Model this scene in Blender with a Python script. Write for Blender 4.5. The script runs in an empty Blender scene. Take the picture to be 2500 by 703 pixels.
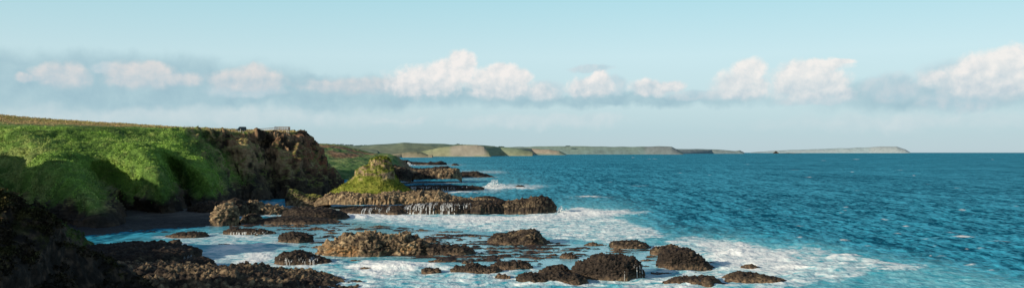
import bpy, math, random
import numpy as np
from mathutils import Vector
random.seed(7); rng = np.random.default_rng(7)
H = 22.0; F = 2200.0; HOR = 372.0
scene = bpy.context.scene
COL = scene.collection
R = math.radians

# ------------------------------------------------------------------ helpers
def W(px, py, d): return np.array([(px-1250)/F*d, d, H+(HOR-py)/F*d])
def dsea(py, z=0.0): return (H-z)*F/(py-HOR)
def WS(px, py, z=0.0):
    d = dsea(py, z); return np.array([(px-1250)/F*d, d, z])

def hsh(*ints, seed=0):
    h = np.full(ints[0].shape, (seed*2654435761+974711) & 0xffffffff, np.uint32)
    for i, a in enumerate(ints):
        h ^= a.astype(np.int64).astype(np.uint32)*np.uint32([73856093, 19349663, 83492791][i])
        h *= np.uint32(2246822519); h ^= h >> np.uint32(13)
    h *= np.uint32(3266489917); h ^= h >> np.uint32(16)
    return h
def fl(h): return h.astype(np.float64)/4294967295.0
def vnoise(p, seed=0):                       # value noise 2D / 3D, -1..1
    p = np.asarray(p, float); n = p.shape[-1]
    i = np.floor(p).astype(np.int64); f = p-i; f = f*f*f*(f*(f*6-15)+10)
    out = 0
    for c in range(2**n):
        w = 1; q = []
        for k in range(n):
            b = (c >> k) & 1
            w = w*(f[..., k] if b else 1-f[..., k]); q.append(i[..., k]+b)
        out = out + w*fl(hsh(*q, seed=seed))
    return out*2-1
def fbm(p, octs=4, seed=0, gain=.5, ridged=False):
    p = np.asarray(p, float); a = 1; s = 0; t = 0
    for o in range(octs):
        v = vnoise(p+o*17.3, seed+o)
        if ridged: v = 1-2*np.abs(v)
        s = s+a*v; t += a; a *= gain; p = p*2.03
    return s/t
def worley(p, seed=0):                       # F1, F2, cell id
    p = np.asarray(p, float); n = p.shape[-1]
    i = np.floor(p).astype(np.int64)
    f1 = np.full(p.shape[:-1], 9.); f2 = f1.copy(); cid = np.zeros(p.shape[:-1])
    for c in range(3**n):
        off = [(c//3**k) % 3-1 for k in range(n)]
        q = [i[..., k]+off[k] for k in range(n)]
        d = 0
        for k in range(n): d = d+(q[k]+fl(hsh(*q, seed=seed+11*k+1))-p[..., k])**2
        d = np.sqrt(d); b = d < f1
        f2 = np.where(b, f1, np.minimum(f2, d)); cid = np.where(b, fl(hsh(*q, seed=seed+77)), cid)
        f1 = np.where(b, d, f1)
    return f1, f2, cid
def sst(a, b, x):
    t = np.clip((x-a)/(b-a), 0, 1); return t*t*(3-2*t)
def mixc(a, b, t): return np.asarray(a)*(1-t[..., None])+np.asarray(b)*t[..., None]
def C3(*c): return np.array(c, float)

def mesh_np(name, V, Fq, mat, parent=None, col=None, attrs=None, smooth=True):
    V = np.ascontiguousarray(V, np.float32).reshape(-1, 3); Fq = np.ascontiguousarray(Fq, np.int32)
    k = Fq.shape[1]; me = bpy.data.meshes.new(name)
    me.vertices.add(len(V)); me.vertices.foreach_set('co', V.ravel())
    me.loops.add(Fq.size); me.loops.foreach_set('vertex_index', Fq.ravel())
    me.polygons.add(len(Fq)); me.polygons.foreach_set('loop_start', np.arange(0, Fq.size, k, dtype=np.int32))
    me.update(calc_edges=True)
    me.polygons.foreach_set('use_smooth', np.full(len(Fq), smooth))
    if col is not None:
        a = me.attributes.new('Col', 'FLOAT_COLOR', 'POINT')
        c = np.ones((len(V), 4), np.float32); c[:, :3] = np.clip(col.reshape(-1, 3), 0, 1)
        a.data.foreach_set('color', c.ravel())
    for n, v in (attrs or {}).items():
        a = me.attributes.new(n, 'FLOAT', 'POINT'); a.data.foreach_set('value', np.ascontiguousarray(v, np.float32).ravel())
    me.materials.append(mat); me.update()
    o = bpy.data.objects.new(name, me); COL.objects.link(o)
    if parent: o.parent = parent
    return o
def grid_faces(nu, nv, flip=False):
    a = np.arange(nu*nv).reshape(nu, nv)
    q = np.stack([a[:-1, :-1], a[1:, :-1], a[1:, 1:], a[:-1, 1:]], -1).reshape(-1, 4)
    return q[:, ::-1] if flip else q
def grid_normals(P):
    du = np.gradient(P, axis=0); dv = np.gradient(P, axis=1)
    n = np.cross(du, dv); return n/np.maximum(np.linalg.norm(n, axis=-1, keepdims=True), 1e-9)
def tag(o, label=None, cat=None, group=None, kind=None):
    if label: o['label'] = label
    if cat: o['category'] = cat
    if group: o['group'] = group
    if kind: o['kind'] = kind
    return o
def empty(name, loc, rz=0):
    o = bpy.data.objects.new(name, None); COL.objects.link(o); o.location = tuple(loc); o.rotation_euler = (0, 0, rz)
    o.empty_display_size = .5; return o
def cr(K, n):                                # Catmull-Rom resampling along axis 0
    K = np.asarray(K, float); m = len(K)
    t = np.linspace(0, m-1, n); i = np.minimum(t.astype(int), m-2); f = (t-i).reshape((-1,)+(1,)*(K.ndim-1))
    g = lambda j: K[np.clip(j, 0, m-1)]
    p0, p1, p2, p3 = g(i-1), g(i), g(i+1), g(i+2)
    return .5*(2*p1+(p2-p0)*f+(2*p0-5*p1+4*p2-p3)*f*f+(3*p1-p0-3*p2+p3)*f**3)

# ------------------------------------------------------------------ materials
def new_mat(name):
    m = bpy.data.materials.new(name); m.use_nodes = True; nt = m.node_tree; nt.nodes.clear()
    return m, nt.nodes, nt.links
def nd(N, t, **kw):
    n = N.new(t)
    for k, v in kw.items():
        if k.startswith('i_'):
            key = k[2:]; n.inputs[int(key) if key.isdigit() else key.replace('_', ' ')].default_value = v
        else: setattr(n, k, v)
    return n
def land_mat(name, scale=1.2, var=.45, bump=.5, dist=.3, rough=.9, spec=.15):
    m, N, L = new_mat(name)
    out = nd(N, 'ShaderNodeOutputMaterial'); b = nd(N, 'ShaderNodeBsdfPrincipled')
    b.inputs['Roughness'].default_value = rough; b.inputs['Specular IOR Level'].default_value = spec
    at = nd(N, 'ShaderNodeAttribute', attribute_name='Col')
    geo = nd(N, 'ShaderNodeNewGeometry')
    n1 = nd(N, 'ShaderNodeTexNoise', i_Scale=scale, i_Detail=6., i_Roughness=.65)
    L.new(geo.outputs['Position'], n1.inputs['Vector'])
    mr = nd(N, 'ShaderNodeMapRange', i_1=.25, i_2=.75, i_3=1-var, i_4=1+var); L.new(n1.outputs['Fac'], mr.inputs[0])
    mul = nd(N, 'ShaderNodeVectorMath', operation='SCALE'); L.new(at.outputs['Color'], mul.inputs[0]); L.new(mr.outputs[0], mul.inputs['Scale'])
    L.new(mul.outputs[0], b.inputs['Base Color'])
    n2 = nd(N, 'ShaderNodeTexNoise', i_Scale=scale*2.2, i_Detail=5., i_Roughness=.6); L.new(geo.outputs['Position'], n2.inputs['Vector'])
    bp = nd(N, 'ShaderNodeBump', i_Strength=bump, i_Distance=dist); L.new(n2.outputs['Fac'], bp.inputs['Height'])
    L.new(bp.outputs[0], b.inputs['Normal']); L.new(b.outputs[0], out.inputs[0])
    return m
def plain(name, col, rough=.6, metal=0., var=.15, scale=4., spec=.4):
    m, N, L = new_mat(name)
    out = nd(N, 'ShaderNodeOutputMaterial'); b = nd(N, 'ShaderNodeBsdfPrincipled', i_Roughness=rough, i_Metallic=metal)
    b.inputs['Specular IOR Level'].default_value = spec
    tc = nd(N, 'ShaderNodeTexCoord'); n1 = nd(N, 'ShaderNodeTexNoise', i_Scale=scale, i_Detail=4.)
    L.new(tc.outputs['Object'], n1.inputs['Vector'])
    mr = nd(N, 'ShaderNodeMapRange', i_1=.25, i_2=.75, i_3=1-var, i_4=1+var); L.new(n1.outputs['Fac'], mr.inputs[0])
    mul = nd(N, 'ShaderNodeVectorMath', operation='SCALE'); mul.inputs[0].default_value = col[:3]; L.new(mr.outputs[0], mul.inputs['Scale'])
    L.new(mul.outputs[0], b.inputs['Base Color']); L.new(b.outputs[0], out.inputs[0])
    return m
M_land = land_mat('cliff_and_grass', 1.0, .5, .6, .4)
M_rock = land_mat('basalt_rock', 1.6, .5, .7, .3, rough=.75, spec=.3)
M_far = land_mat('far_land', .02, .25, .2, 2., spec=.05)
M_leaf = land_mat('scrub_leaves', 2.0, .3, .0, .1, spec=.1)
M_foam = plain('foam_white', (.82, .85, .86), .9, var=.12, scale=2., spec=.1)
M_fall = plain('falling_water', (.50, .52, .52), .7, var=.4, scale=1.5)
M_paint = plain('dark_teal_paint', (.012, .035, .05), .35)
M_glass = plain('van_glass', (.02, .03, .04), .08)
M_rubber = plain('tyre_rubber', (.015, .015, .015), .9)
M_chrome = plain('pale_metal', (.55, .55, .52), .4, .6)
M_lamp = plain('lamp_lens', (.6, .15, .1), .3)
M_white = plain('white_paint', (.75, .72, .66), .6)
M_timber = plain('weathered_timber', (.28, .23, .19), .8, var=.3)
M_skin = plain('skin', (.45, .28, .2), .6)
M_dark = plain('dark_cloth', (.03, .035, .05), .9)
M_brown = plain('brown_cloth', (.16, .09, .06), .9)
M_hair = plain('dark_hair', (.02, .015, .01), .8)
M_wire = plain('fence_wire', (.25, .24, .22), .5, .5)

# ------------------------------------------------------------------ headland (loft through spur and gully lines)
ST = [  # px, py, distance, from the plateau down to the foot of the cliff
 [(-420,262,450),(-420,296,350),(-420,340,318),(-420,390,292),(-420,460,262),(-420,520,250),(-420,580,245)],
 [(-150,272,450),(-150,302,362),(-150,340,330),(-150,380,305),(-130,440,285),(-120,505,272),(-120,560,268)],
 [(-20,279,450),(-20,305,370),(-20,338,352),(-25,376,336),(0,440,318),(40,505,300),(60,545,290)],
 [(60,286,450),(60,306,375),(72,335,340),(112,374,316),(178,430,280),(215,482,266),(245,535,264)],
 [(180,295,450),(180,308,382),(190,337,352),(218,378,327),(262,440,332),(290,490,326),(310,524,317)],
 [(280,301,450),(270,310,392),(300,334,360),(338,363,334),(378,418,309),(396,470,302),(405,517,306)],
 [(350,306,455),(350,312,400),(365,337,372),(388,367,352),(430,430,358),(450,480,346),(460,515,334)],
 [(420,310,460),(420,315,408),(442,340,380),(468,378,358),(510,428,336),(520,470,335),(522,515,336)],
 [(500,314,470),(500,319,425),(508,340,421),(525,366,416),(560,430,411),(570,465,403),(575,505,395)],
 [(590,317,480),(588,322,437),(572,345,427),(598,367,424),(620,430,421),(630,470,414),(635,505,405)],
 [(650,319,490),(650,324,448),(645,348,444),(650,372,442),(660,430,439),(665,470,433),(668,500,425)],
 [(690,320,500),(690,325,452),(690,347,444),(695,377,438),(710,420,436),(715,460,433),(720,495,428)],
 [(714,321,505),(718,326,460),(745,350,457),(766,385,455),(786,418,452),(798,448,450),(802,485,446)],
 [(711,321,520),(724,325,476),(757,349,474),(779,388,473),(806,414,472),(824,432,472),(828,485,470)],
 [(700,321,570),(712,322,550),(732,345,548),(752,390,546),(775,420,544),(785,440,542),(790,470,540)],
 [(640,321,700),(650,323,690),(670,345,690),(690,390,690),(705,420,690),(712,435,690),(715,455,690)],
]
def station(s):
    P = [W(*p) for p in s]
    back = P[0].copy(); back[0] -= 260; back[1] += 40; back[2] = max(back[2]-3, 30)
    foot = P[-1].copy(); foot[2] = -4.; foot[0] += 3; foot[1] -= 3
    return np.array([back]+P+[foot])
S = np.array([station(s) for s in ST])
NU, NV = 760, 330
seg = np.array([14, 40, 50, 55, 70, 50, 35, 12]); 
tv = np.concatenate([np.linspace(i, i+1, n, endpoint=False) for i, n in enumerate(seg)]+[[8.]])
def cr_at(K, t):
    K = np.asarray(K, float); m = len(K); i = np.minimum(t.astype(int), m-2); f = (t-i).reshape((-1,)+(1,)*(K.ndim-1))
    g = lambda j: K[np.clip(j, 0, m-1)]
    p0, p1, p2, p3 = g(i-1), g(i), g(i+1), g(i+2)
    return .5*(2*p1+(p2-p0)*f+(2*p0-5*p1+4*p2-p3)*f*f+(3*p1-p0-3*p2+p3)*f**3)
tu = np.linspace(0, len(ST)-1, NU)
G = cr_at(S, tu)                                   # NU,9,3
P = np.swapaxes(cr_at(np.swapaxes(G[:, 1:], 0, 1), np.clip(tv-1, 0, None)), 0, 1).copy()
k0 = tv < 1; P[:, k0] = G[:, :1]*(1-tv[k0])[None, :, None]+G[:, 1:2]*tv[k0][None, :, None]
SU = np.repeat(tu[:, None], len(tv), 1); SV = np.repeat(tv[None], NU, 0)
N0 = grid_normals(P); N0 *= np.sign(N0[..., 2:].mean())
face = sst(1.9, 2.6, SV)                           # 0 on the plateau, 1 on the slope
rocky = sst(6.9, 8.9, SU+1.5*fbm(P/9, 4, 5)+.5*fbm(P/2.5, 3, 7))*sst(1.9, 2.35, SV+.25*fbm(P/5, 3, 6))
rocky = np.maximum(rocky, sst(9., 5., P[..., 2]+6.*fbm(P/6, 3, 8))*sst(3, 4, SV))
big = fbm(P/22, 4, 1); mid = fbm(P/7, 4, 2); fine = fbm(P/2.0, 3, 3); rid = fbm(P/11, 4, 4, ridged=True); mid2 = fbm(P/13, 3, 17)
colm = fbm(P*np.array([.35, .35, .07]), 3, 9, ridged=True)
disp = face*(big*2.6+mid*1.3-1.9*np.abs(mid2))*(1-rocky)+fine*.5*(1-rocky)*(.35+.65*face)+rocky*(rid*3.0+mid*1.6+colm*1.5+fine*.7)
disp *= sst(0, .9, SV)
P += N0*disp[..., None]
P[..., 2] += (1-face)*.25*fbm(P[..., :2]/9, 3, 21)
N1 = grid_normals(P); N1 *= np.sign(N1[..., 2:].mean())
nz = N1[..., 2]
n4 = fbm(P/16, 4, 31); n5 = fbm(P/3.2, 4, 32); n6 = fbm(P/30, 3, 33)
green = mixc(C3(.065,.125,.016), C3(.17,.28,.036), sst(-.5, .5, n4+.5*n5)); green = mixc(green, C3(.30,.33,.08), .65*sst(.0, .6, n5*.7+n6*.6)); green = mixc(green, C3(.04,.07,.018), .6*sst(.25, .55, fbm(P/5, 4, 36)))
dry = mixc(C3(.42,.31,.15), C3(.26,.25,.08), sst(-.3, .4, n5+.4*n4))
drym = sst(2.15, 1.85, SV+.12*n5+.1*n4+.25*sst(9, 6, SU)-.1)
green = green*C3(1.04, 1.08, 1.5)+C3(.006, .006, .004); gcol = mixc(green, dry, drym)
bas = mixc(C3(.035,.024,.018), C3(.33,.21,.12), sst(-.2, .6, n5+.6*n4+.5*colm))
red = mixc(C3(.30,.11,.06), C3(.18,.085,.055), sst(-.4, .4, n5))
redm = sst(10.8, 12.2, SU+.8*n4)*sst(-.3, .15, n5+.9*n4+.15)+.75*sst(8.0, 9., SU)*sst(4.3, 3.2, SV)*sst(-.15, .25, n4+.4*n5)
bas = mixc(bas, red, np.clip(redm, 0, 1))
bas = mixc(bas, C3(.03,.027,.024), sst(21, 7, P[..., 2]+6*n4)*.85)  # cliff shade painted in: basalt darkens toward the foot
ledge = sst(.42, .7, nz+.35*n4)*sst(3, 7, P[..., 2])
olive = mixc(C3(.15,.16,.04), C3(.34,.29,.12), sst(-.3, .5, n5))
bas = mixc(bas, olive, ledge*.8*sst(-.2, .3, n6+n4+.2))
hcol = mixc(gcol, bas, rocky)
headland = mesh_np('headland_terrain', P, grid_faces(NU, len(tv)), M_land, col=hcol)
tag(headland, kind='structure')
HP, HN, Hgreen = P, N1, (1-rocky)*(1-drym)*face
def ground_z(x, y):
    m = (SV < 2.4); q = HP[m]; d = (q[:, 0]-x)**2+(q[:, 1]-y)**2; i = np.argsort(d)[:4]
    return float(q[i, 2].mean())

# scrub covering the slope: leaf clumps, uncountable
def tufts(name, pts, nrm, size, base, n_leaf=6, mat=M_leaf, parent=None, spread=.7, up=.6):
    n = len(pts); k = n_leaf
    c = np.repeat(pts, k, 0)+rng.normal(0, 1, (n*k, 3))*np.repeat(size, k)[:, None]*np.array([spread, spread, .35])
    c += np.repeat(nrm*size[:, None]*up, k, 0)*rng.random((n*k, 1))
    a = rng.normal(0, 1, (n*k, 3))*np.array([1, 1, .55]); a /= np.linalg.norm(a, axis=1, keepdims=True)
    b = np.cross(a, rng.normal(0, .6, (n*k, 3))+np.array([-.35, -.25, .7])); b /= np.linalg.norm(b, axis=1, keepdims=True)
    s = np.repeat(size, k)[:, None]*rng.uniform(.35, .75, (n*k, 1))
    V = np.stack([c-a*s, c+b*s*.6, c+a*s, c-b*s*.6], 1).reshape(-1, 3)
    cc = np.repeat(np.repeat(base, k, 0)*rng.uniform(.55, 1.5, (n*k, 1)), 4, 0)
    return mesh_np(name, V, np.arange(len(V)).reshape(-1, 4), mat, parent, col=cc, smooth=False)
w = (Hgreen*(HP[..., 2] > 5)).ravel(); w *= (SU.ravel() > 1.5)*(SV.ravel() > 2.1)
area = np.linalg.norm(np.cross(np.gradient(HP, axis=0), np.gradient(HP, axis=1)), axis=-1).ravel()
w = w*area*(.25+sst(-.1, .35, n5.ravel()+.4*n4.ravel())); idx = rng.choice(len(w), 34000, p=w/w.sum())
sz = rng.uniform(.2, .48, len(idx)); bc = mixc(green, C3(.24,.27,.10), .6*sst(.2, .6, n6)).reshape(-1, 3)[idx]*1.35
tag(tufts('coastal_scrub', HP.reshape(-1, 3)[idx], HN.reshape(-1, 3)[idx], sz, bc, 5), kind='stuff')
w = ((1-face)*(SU > 1)*(SV > .95)*drym).ravel()*area; idx = rng.choice(len(w), 9000, p=w/w.sum())
tag(tufts('dry_grass', HP.reshape(-1, 3)[idx], HN.reshape(-1, 3)[idx]*1.2, rng.uniform(.2, .5, len(idx)), dry.reshape(-1, 3)[idx]*1.1, 5), kind='stuff')

# ------------------------------------------------------------------ near shaded slope on the left and the unseen hills shaped to cast shade
def ridge(name, crest, back, fronts, nu, nv, amp, colfn, seed):
    Cr = np.array([W(*c) for c in crest]); rows = [Cr+np.array(b) for b in back]+[Cr]+[Cr+np.array(f) for f in fronts]
    K = np.stack(rows, 1); K[..., 2] = np.maximum(K[..., 2], -3)
    Q = np.swapaxes(cr(np.swapaxes(cr(K, nu), 0, 1), nv), 0, 1).copy()
    n = grid_normals(Q); n *= np.sign(n[..., 2:].mean())
    d = amp*(1.2*fbm(Q/6, 4, seed)+.5*fbm(Q/1.6, 4, seed+3))
    Q += n*d[..., None]; n = grid_normals(Q); n *= np.sign(n[..., 2:].mean())
    return mesh_np(name, Q, grid_faces(nu, nv), M_land, col=colfn(Q, n)), Q, n
def col_near(Q, n):
    a = fbm(Q/4, 4, 51); b = fbm(Q/1.1, 3, 52)
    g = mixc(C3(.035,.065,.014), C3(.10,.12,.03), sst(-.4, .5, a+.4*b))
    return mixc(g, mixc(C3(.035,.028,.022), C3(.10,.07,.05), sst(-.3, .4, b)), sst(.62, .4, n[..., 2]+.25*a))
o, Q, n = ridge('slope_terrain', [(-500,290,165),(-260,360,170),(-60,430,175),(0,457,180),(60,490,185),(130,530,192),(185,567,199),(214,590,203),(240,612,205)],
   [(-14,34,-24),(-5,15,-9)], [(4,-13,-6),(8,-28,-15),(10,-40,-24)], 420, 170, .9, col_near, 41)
tag(o, kind='structure')
idx = rng.choice(Q.shape[0]*Q.shape[1], 9000); idx = idx[(Q.reshape(-1, 3)[idx, 2] > 3) & (n.reshape(-1, 3)[idx, 2] > .5)]
tag(tufts('slope_grass', Q.reshape(-1, 3)[idx], n.reshape(-1, 3)[idx], rng.uniform(.15, .45, len(idx)), col_near(Q, n).reshape(-1, 3)[idx]*1.2, 6), kind='stuff')
def col_fd(Q, n):
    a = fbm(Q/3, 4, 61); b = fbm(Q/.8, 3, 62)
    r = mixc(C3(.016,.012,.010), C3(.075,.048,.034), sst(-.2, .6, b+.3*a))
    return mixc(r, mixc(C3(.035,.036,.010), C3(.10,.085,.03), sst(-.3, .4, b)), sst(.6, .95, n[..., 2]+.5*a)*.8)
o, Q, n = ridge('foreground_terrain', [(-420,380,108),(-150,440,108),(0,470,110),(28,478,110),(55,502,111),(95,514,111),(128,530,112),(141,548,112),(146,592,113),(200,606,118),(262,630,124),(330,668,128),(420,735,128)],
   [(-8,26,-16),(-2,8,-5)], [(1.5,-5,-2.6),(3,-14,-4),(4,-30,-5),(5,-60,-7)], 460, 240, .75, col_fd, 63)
tag(o, kind='structure')
idx = rng.choice(Q.shape[0]*Q.shape[1], 16000); qq = Q.reshape(-1, 3)[idx]
idx = idx[(fbm(qq/3, 3, 64) > -.1) & (n.reshape(-1, 3)[idx, 2] > .35)]
tag(tufts('foreground_scrub', Q.reshape(-1, 3)[idx], n.reshape(-1, 3)[idx], rng.uniform(.1, .38, len(idx)), (col_fd(Q, n).reshape(-1, 3)[idx]+C3(.012,.011,.004))*.8, 8), kind='stuff')
gx, gy = np.meshgrid(np.linspace(-330, 70, 220), np.linspace(-120, 345, 260), indexing='ij')
hz = 36*np.exp(-(((gx+150)/55)**2+((gy-112)/60)**2))+48*sst(-165, -200, gx)*sst(300, 255, gy)*sst(135, 200, gy)*sst(-150, -215, gx+.0*gy)
hz = np.maximum(hz, 42*np.exp(-(((gx+238)/32)**4+((gy-286)/34)**4))*(1+.14*fbm(np.stack([gx, gy], -1)/14, 3, 72)))  # unseen hill, set and shaped to throw shade on the lower slope
cam = sst(55, 15, gx)*sst(85, 20, gy)*sst(-110, -40, gy)*sst(-160, -40, gx)*(18-.12*np.clip(gy, 0, 100))
hz = np.maximum(hz, cam)-3+1.5*fbm(np.stack([gx, gy], -1)/18, 4, 71)
vis = (gx > -.585*gy) & (gy > 60); hz = np.where(vis, np.minimum(hz, -2), hz)
Q = np.stack([gx, gy, hz], -1); n = grid_normals(Q)
tag(mesh_np('unseen_hill_terrain', Q, grid_faces(*gx.shape), M_land, col=col_near(Q, n*np.sign(n[..., 2:].mean()))), kind='structure')

# beach
bu = np.linspace(0, 1, 160); bv = np.linspace(0, 1, 90); BU, BV = np.meshgrid(bu, bv, indexing='ij')
top = cr([W(60,505,335), W(200,508,330), W(320,512,326), W(460,514,322), W(545,520,310)], 160)
bot = cr([WS(40,640), WS(180,625), WS(300,602), WS(430,582), WS(525,560)], 160)
Q = top[:, None]*(1-BV[..., None])+bot[:, None]*BV[..., None]
Q[..., 2] = 2.0-3.1*BV+.35*fbm(Q[..., :2]/3, 3, 86, ridged=True)*sst(.2, .5, BV)+.16*fbm(Q[..., :2]/5, 4, 81)+.1*fbm(Q[..., :2]/1.2, 3, 82)
c = mixc(C3(.03,.028,.027), C3(.14,.125,.105), sst(-.5, .5, fbm(Q/2, 4, 83)+.3)*sst(.42, .15, BV+.15*fbm(Q/9, 3, 85))*sst(.35, .6, BU)); c = mixc(c, C3(.022,.022,.024), sst(.35, .6, BV+.2*fbm(Q/8, 3, 84)))
tag(mesh_np('beach', Q, grid_faces(160, 90), M_rock, col=c), kind='structure')

# ------------------------------------------------------------------ rocks in the sea
ROCKS = {}
FOOT = []            # footprints (cx, cy, rx, ry) that gather foam
def rock(name, label, cat, prof, base, depth, seed=1, amp=.5, cell=1.4, p=.55, tan=.5, moss=0., colmn=0., wet=.8, group=None, res=.22, warm=0., parent=None, foam=1.):
    d0 = dsea(base); dm = d0+depth*.45
    K = np.array([W(px, py, dm) for px, py in prof])
    L = np.abs(K[-1, 0]-K[0, 0]); nu = int(np.clip(L/res, 24, 420))
    xs = np.linspace(K[0, 0], K[-1, 0], nu); zt = np.interp(xs, K[:, 0], K[:, 2])
    zt = np.maximum(zt, .12); u = (xs-xs[0])/(xs[-1]-xs[0])
    hm = zt.max(); nv = int(np.clip((depth+2*hm)/res, 20, 260))
    th = np.linspace(.02, math.pi-.02, nv)
    end = np.clip(np.minimum(u, 1-u)*L/max(2.5, min(depth*.5, L*.3)), 0, 1)**.5
    wob = vnoise(np.stack([xs/(cell*4), np.full(nu, seed*3.1)], -1), seed)*min(.25*depth, .9*cell)
    cs = np.sign(np.cos(th))*np.abs(np.cos(th))**.8; sn = np.sin(th)**p
    half = depth/2*(.25+.75*end)
    yy = (d0+depth/2+wob*end)[:, None]-cs[None]*half[:, None]
    zz = -1.2+(zt+1.2)[:, None]*sn[None]
    Q = np.stack([np.repeat(xs[:, None], nv, 1), yy, zz], -1)
    n = grid_normals(Q); n *= np.sign((n[..., 2]).mean())
    sc = np.array([1, 1, .22]) if colmn else np.array([.62, .9, 1.75])
    pert = .35*fbm(Q/(cell*1.5), 2, seed+40)[..., None]*np.array([1, 1, .5])
    f1, f2, cid = worley(Q*sc/cell+pert, seed); b1 = np.clip(f2-f1, 0, .5)*2
    g1, g2, _ = worley(Q*sc/(cell*.42)+pert, seed+5)
    big = fbm(Q/(cell*3.5), 3, seed+9); fi = fbm(Q/(cell*.3), 3, seed+12)
    rg_ = fbm(Q/(cell*1.8), 4, seed+60, ridged=True)
    d = amp*(.9*big+.55*(b1-.5)+.7*rg_+.5*(cid-.5)+.3*(np.clip(g2-g1, 0, .5)*2-.5)+.22*fi)
    rg2 = fbm(Q*np.array([1, 1, 1.6])/(cell*.75), 3, seed+66, ridged=True); d += amp*.45*rg2; d -= d.mean()+.12*amp
    d *= (.35+.65*np.clip(zz/max(hm*.6, .5)+.3, 0, 1))
    Q += n*d[..., None]
    n = grid_normals(Q); n *= np.sign((n[..., 2]).mean())
    a = fbm(Q*np.array([1, 1, 2.2])/(cell*2.5), 4, seed+20); b = fbm(Q/(cell*.5), 3, seed+21)
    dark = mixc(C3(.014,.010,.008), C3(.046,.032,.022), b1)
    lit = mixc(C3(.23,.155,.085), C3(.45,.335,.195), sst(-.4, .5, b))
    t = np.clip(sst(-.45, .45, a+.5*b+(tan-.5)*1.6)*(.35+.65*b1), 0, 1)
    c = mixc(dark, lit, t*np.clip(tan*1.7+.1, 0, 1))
    if warm: c = mixc(c, C3(.34,.17,.06), warm*sst(.1, .5, a)*sst(3.2, .6, Q[..., 2]))
    z = Q[..., 2]
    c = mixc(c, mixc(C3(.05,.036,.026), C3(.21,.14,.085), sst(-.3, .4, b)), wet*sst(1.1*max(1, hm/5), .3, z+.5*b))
    if moss:
        c = mixc(c, mixc(C3(.09,.12,.02), C3(.24,.23,.045), sst(-.4, .4, b+a)), moss*sst(.35, .75, n[..., 2]+.3*a)*sst(hm*.3, hm*.65, z))
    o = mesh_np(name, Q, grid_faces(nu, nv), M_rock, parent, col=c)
    if parent is None: tag(o, label, cat, group)
    ROCKS[label] = (Q, nu, nv)
    FOOT.append(((xs[0]+xs[-1])/2, d0+depth/2, L/2, depth/2, foam))
    return o, Q, n

# stack: root with rock ledge, grassy cone
sroot = empty('sea_stack', WS(930, 500)); tag(sroot, 'tall grassy pyramid of rock rising from a pale columnar ledge', 'sea stack')
def child_fix(o, root): o.location = -Vector(root.location)
o, _, _ = rock('rock_ledge', None, None, [(772,492),(785,482),(800,475),(830,471),(900,469),(1000,468),(1050,469),(1078,472),(1100,482),(1150,487),(1200,490),(1230,497)], 514, 34, 3, 1.0, 1.7, .2, .8, 0, 1, .5, res=.24, parent=sroot); child_fix(o, sroot)
nA, nZ = 300, 190
zl = np.array([2,4.8,6.6,8.5,10,12.3,15.3,16.8,19,20,20.4])
dS = dsea(512)+15
rL = np.array([22,21.5,19.8,16.2,13.6,10.5,8.0,5.2,3.9,2.0,0])
rR = np.array([14,13.6,12.6,9.4,7.5,5.6,3.9,3.5,3.4,2.2,0])
rF = np.array([9,9,8.6,8,7.6,6.8,5.4,4.6,3.8,2.7,0])
rB = np.array([12,12,11.5,10,9,7.5,5.8,4.8,3.8,2.7,0])
tz = np.linspace(0, 1, nZ); ti = np.linspace(0, 1, len(zl))
ang = np.linspace(0, 2*math.pi, nA); ca, sa = np.cos(ang), np.sin(ang)
ip = lambda r: np.interp(tz, ti, r)
rx = np.where(ca[:, None] > 0, ip(rR)[None], ip(rL)[None]); ry = np.where(sa[:, None] > 0, ip(rB)[None], ip(rF)[None])
cx = (930-1250)/F*dS; cy = dS
Q = np.stack([cx+ca[:, None]*rx, cy+sa[:, None]*ry, np.repeat(ip(zl)[None], nA, 0)], -1)
n = grid_normals(Q); out_ = Q-np.array([cx, cy, 0]); n *= np.sign((n*out_).sum(-1).mean())
fade = np.minimum(1, (1-tz)/.06)[None]
qa = np.stack([ca[:, None]*rx, sa[:, None]*ry, Q[..., 2]], -1)
cr1 = fbm(qa/5.5, 4, 101, ridged=True); cr2 = fbm(qa/2.2, 4, 102)
upper = sst(9.5, 13.5, Q[..., 2])
d = (upper*(1.0*cr1+.8*cr2)*sst(21, 17, Q[..., 2])+.45*cr2+.2*fbm(qa/.8, 3, 103))*fade
d[-1] = d[0]; Q += n*d[..., None]
Q[-1] = Q[0]; n = grid_normals(Q); n *= np.sign((n*out_).sum(-1).mean())
a = fbm(qa/4, 4, 104); b = fbm(qa/1.1, 3, 105)
g = mixc(C3(.12,.15,.02), C3(.25,.255,.05), sst(-.4, .4, a+.4*b)); g = mixc(g, C3(.05,.10,.012), sst(.0, .5, a-.2*b)*.7)
rk = mixc(C3(.09,.065,.04), C3(.36,.26,.16), sst(-.4, .4, b+.3*a))
zz = Q[..., 2]+1.2*a; rm = np.clip(.95*sst(.54, .34, n[..., 2]+.3*a+.1*b)*sst(12.0, 13.5, zz)+.7*sst(.12, .34, a+.5*b)*sst(10.5, 12.5, zz)*sst(15.5, 13.5, zz), 0, 1)
o = mesh_np('grassy_cone', Q, grid_faces(nA, nZ), M_land, sroot, col=mixc(g, rk, rm)); child_fix(o, sroot)
ok = (rm.ravel() < .4); idx = rng.choice(np.nonzero(ok)[0], 4500)
o = tufts('grass_tufts', Q.reshape(-1, 3)[idx], n.reshape(-1, 3)[idx], rng.uniform(.15, .4, len(idx)), g.reshape(-1, 3)[idx]*1.05, 5, parent=sroot); child_fix(o, sroot); o['kind'] = 'stuff'
FOOT.append((cx, cy, 18, 12, .3))

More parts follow.
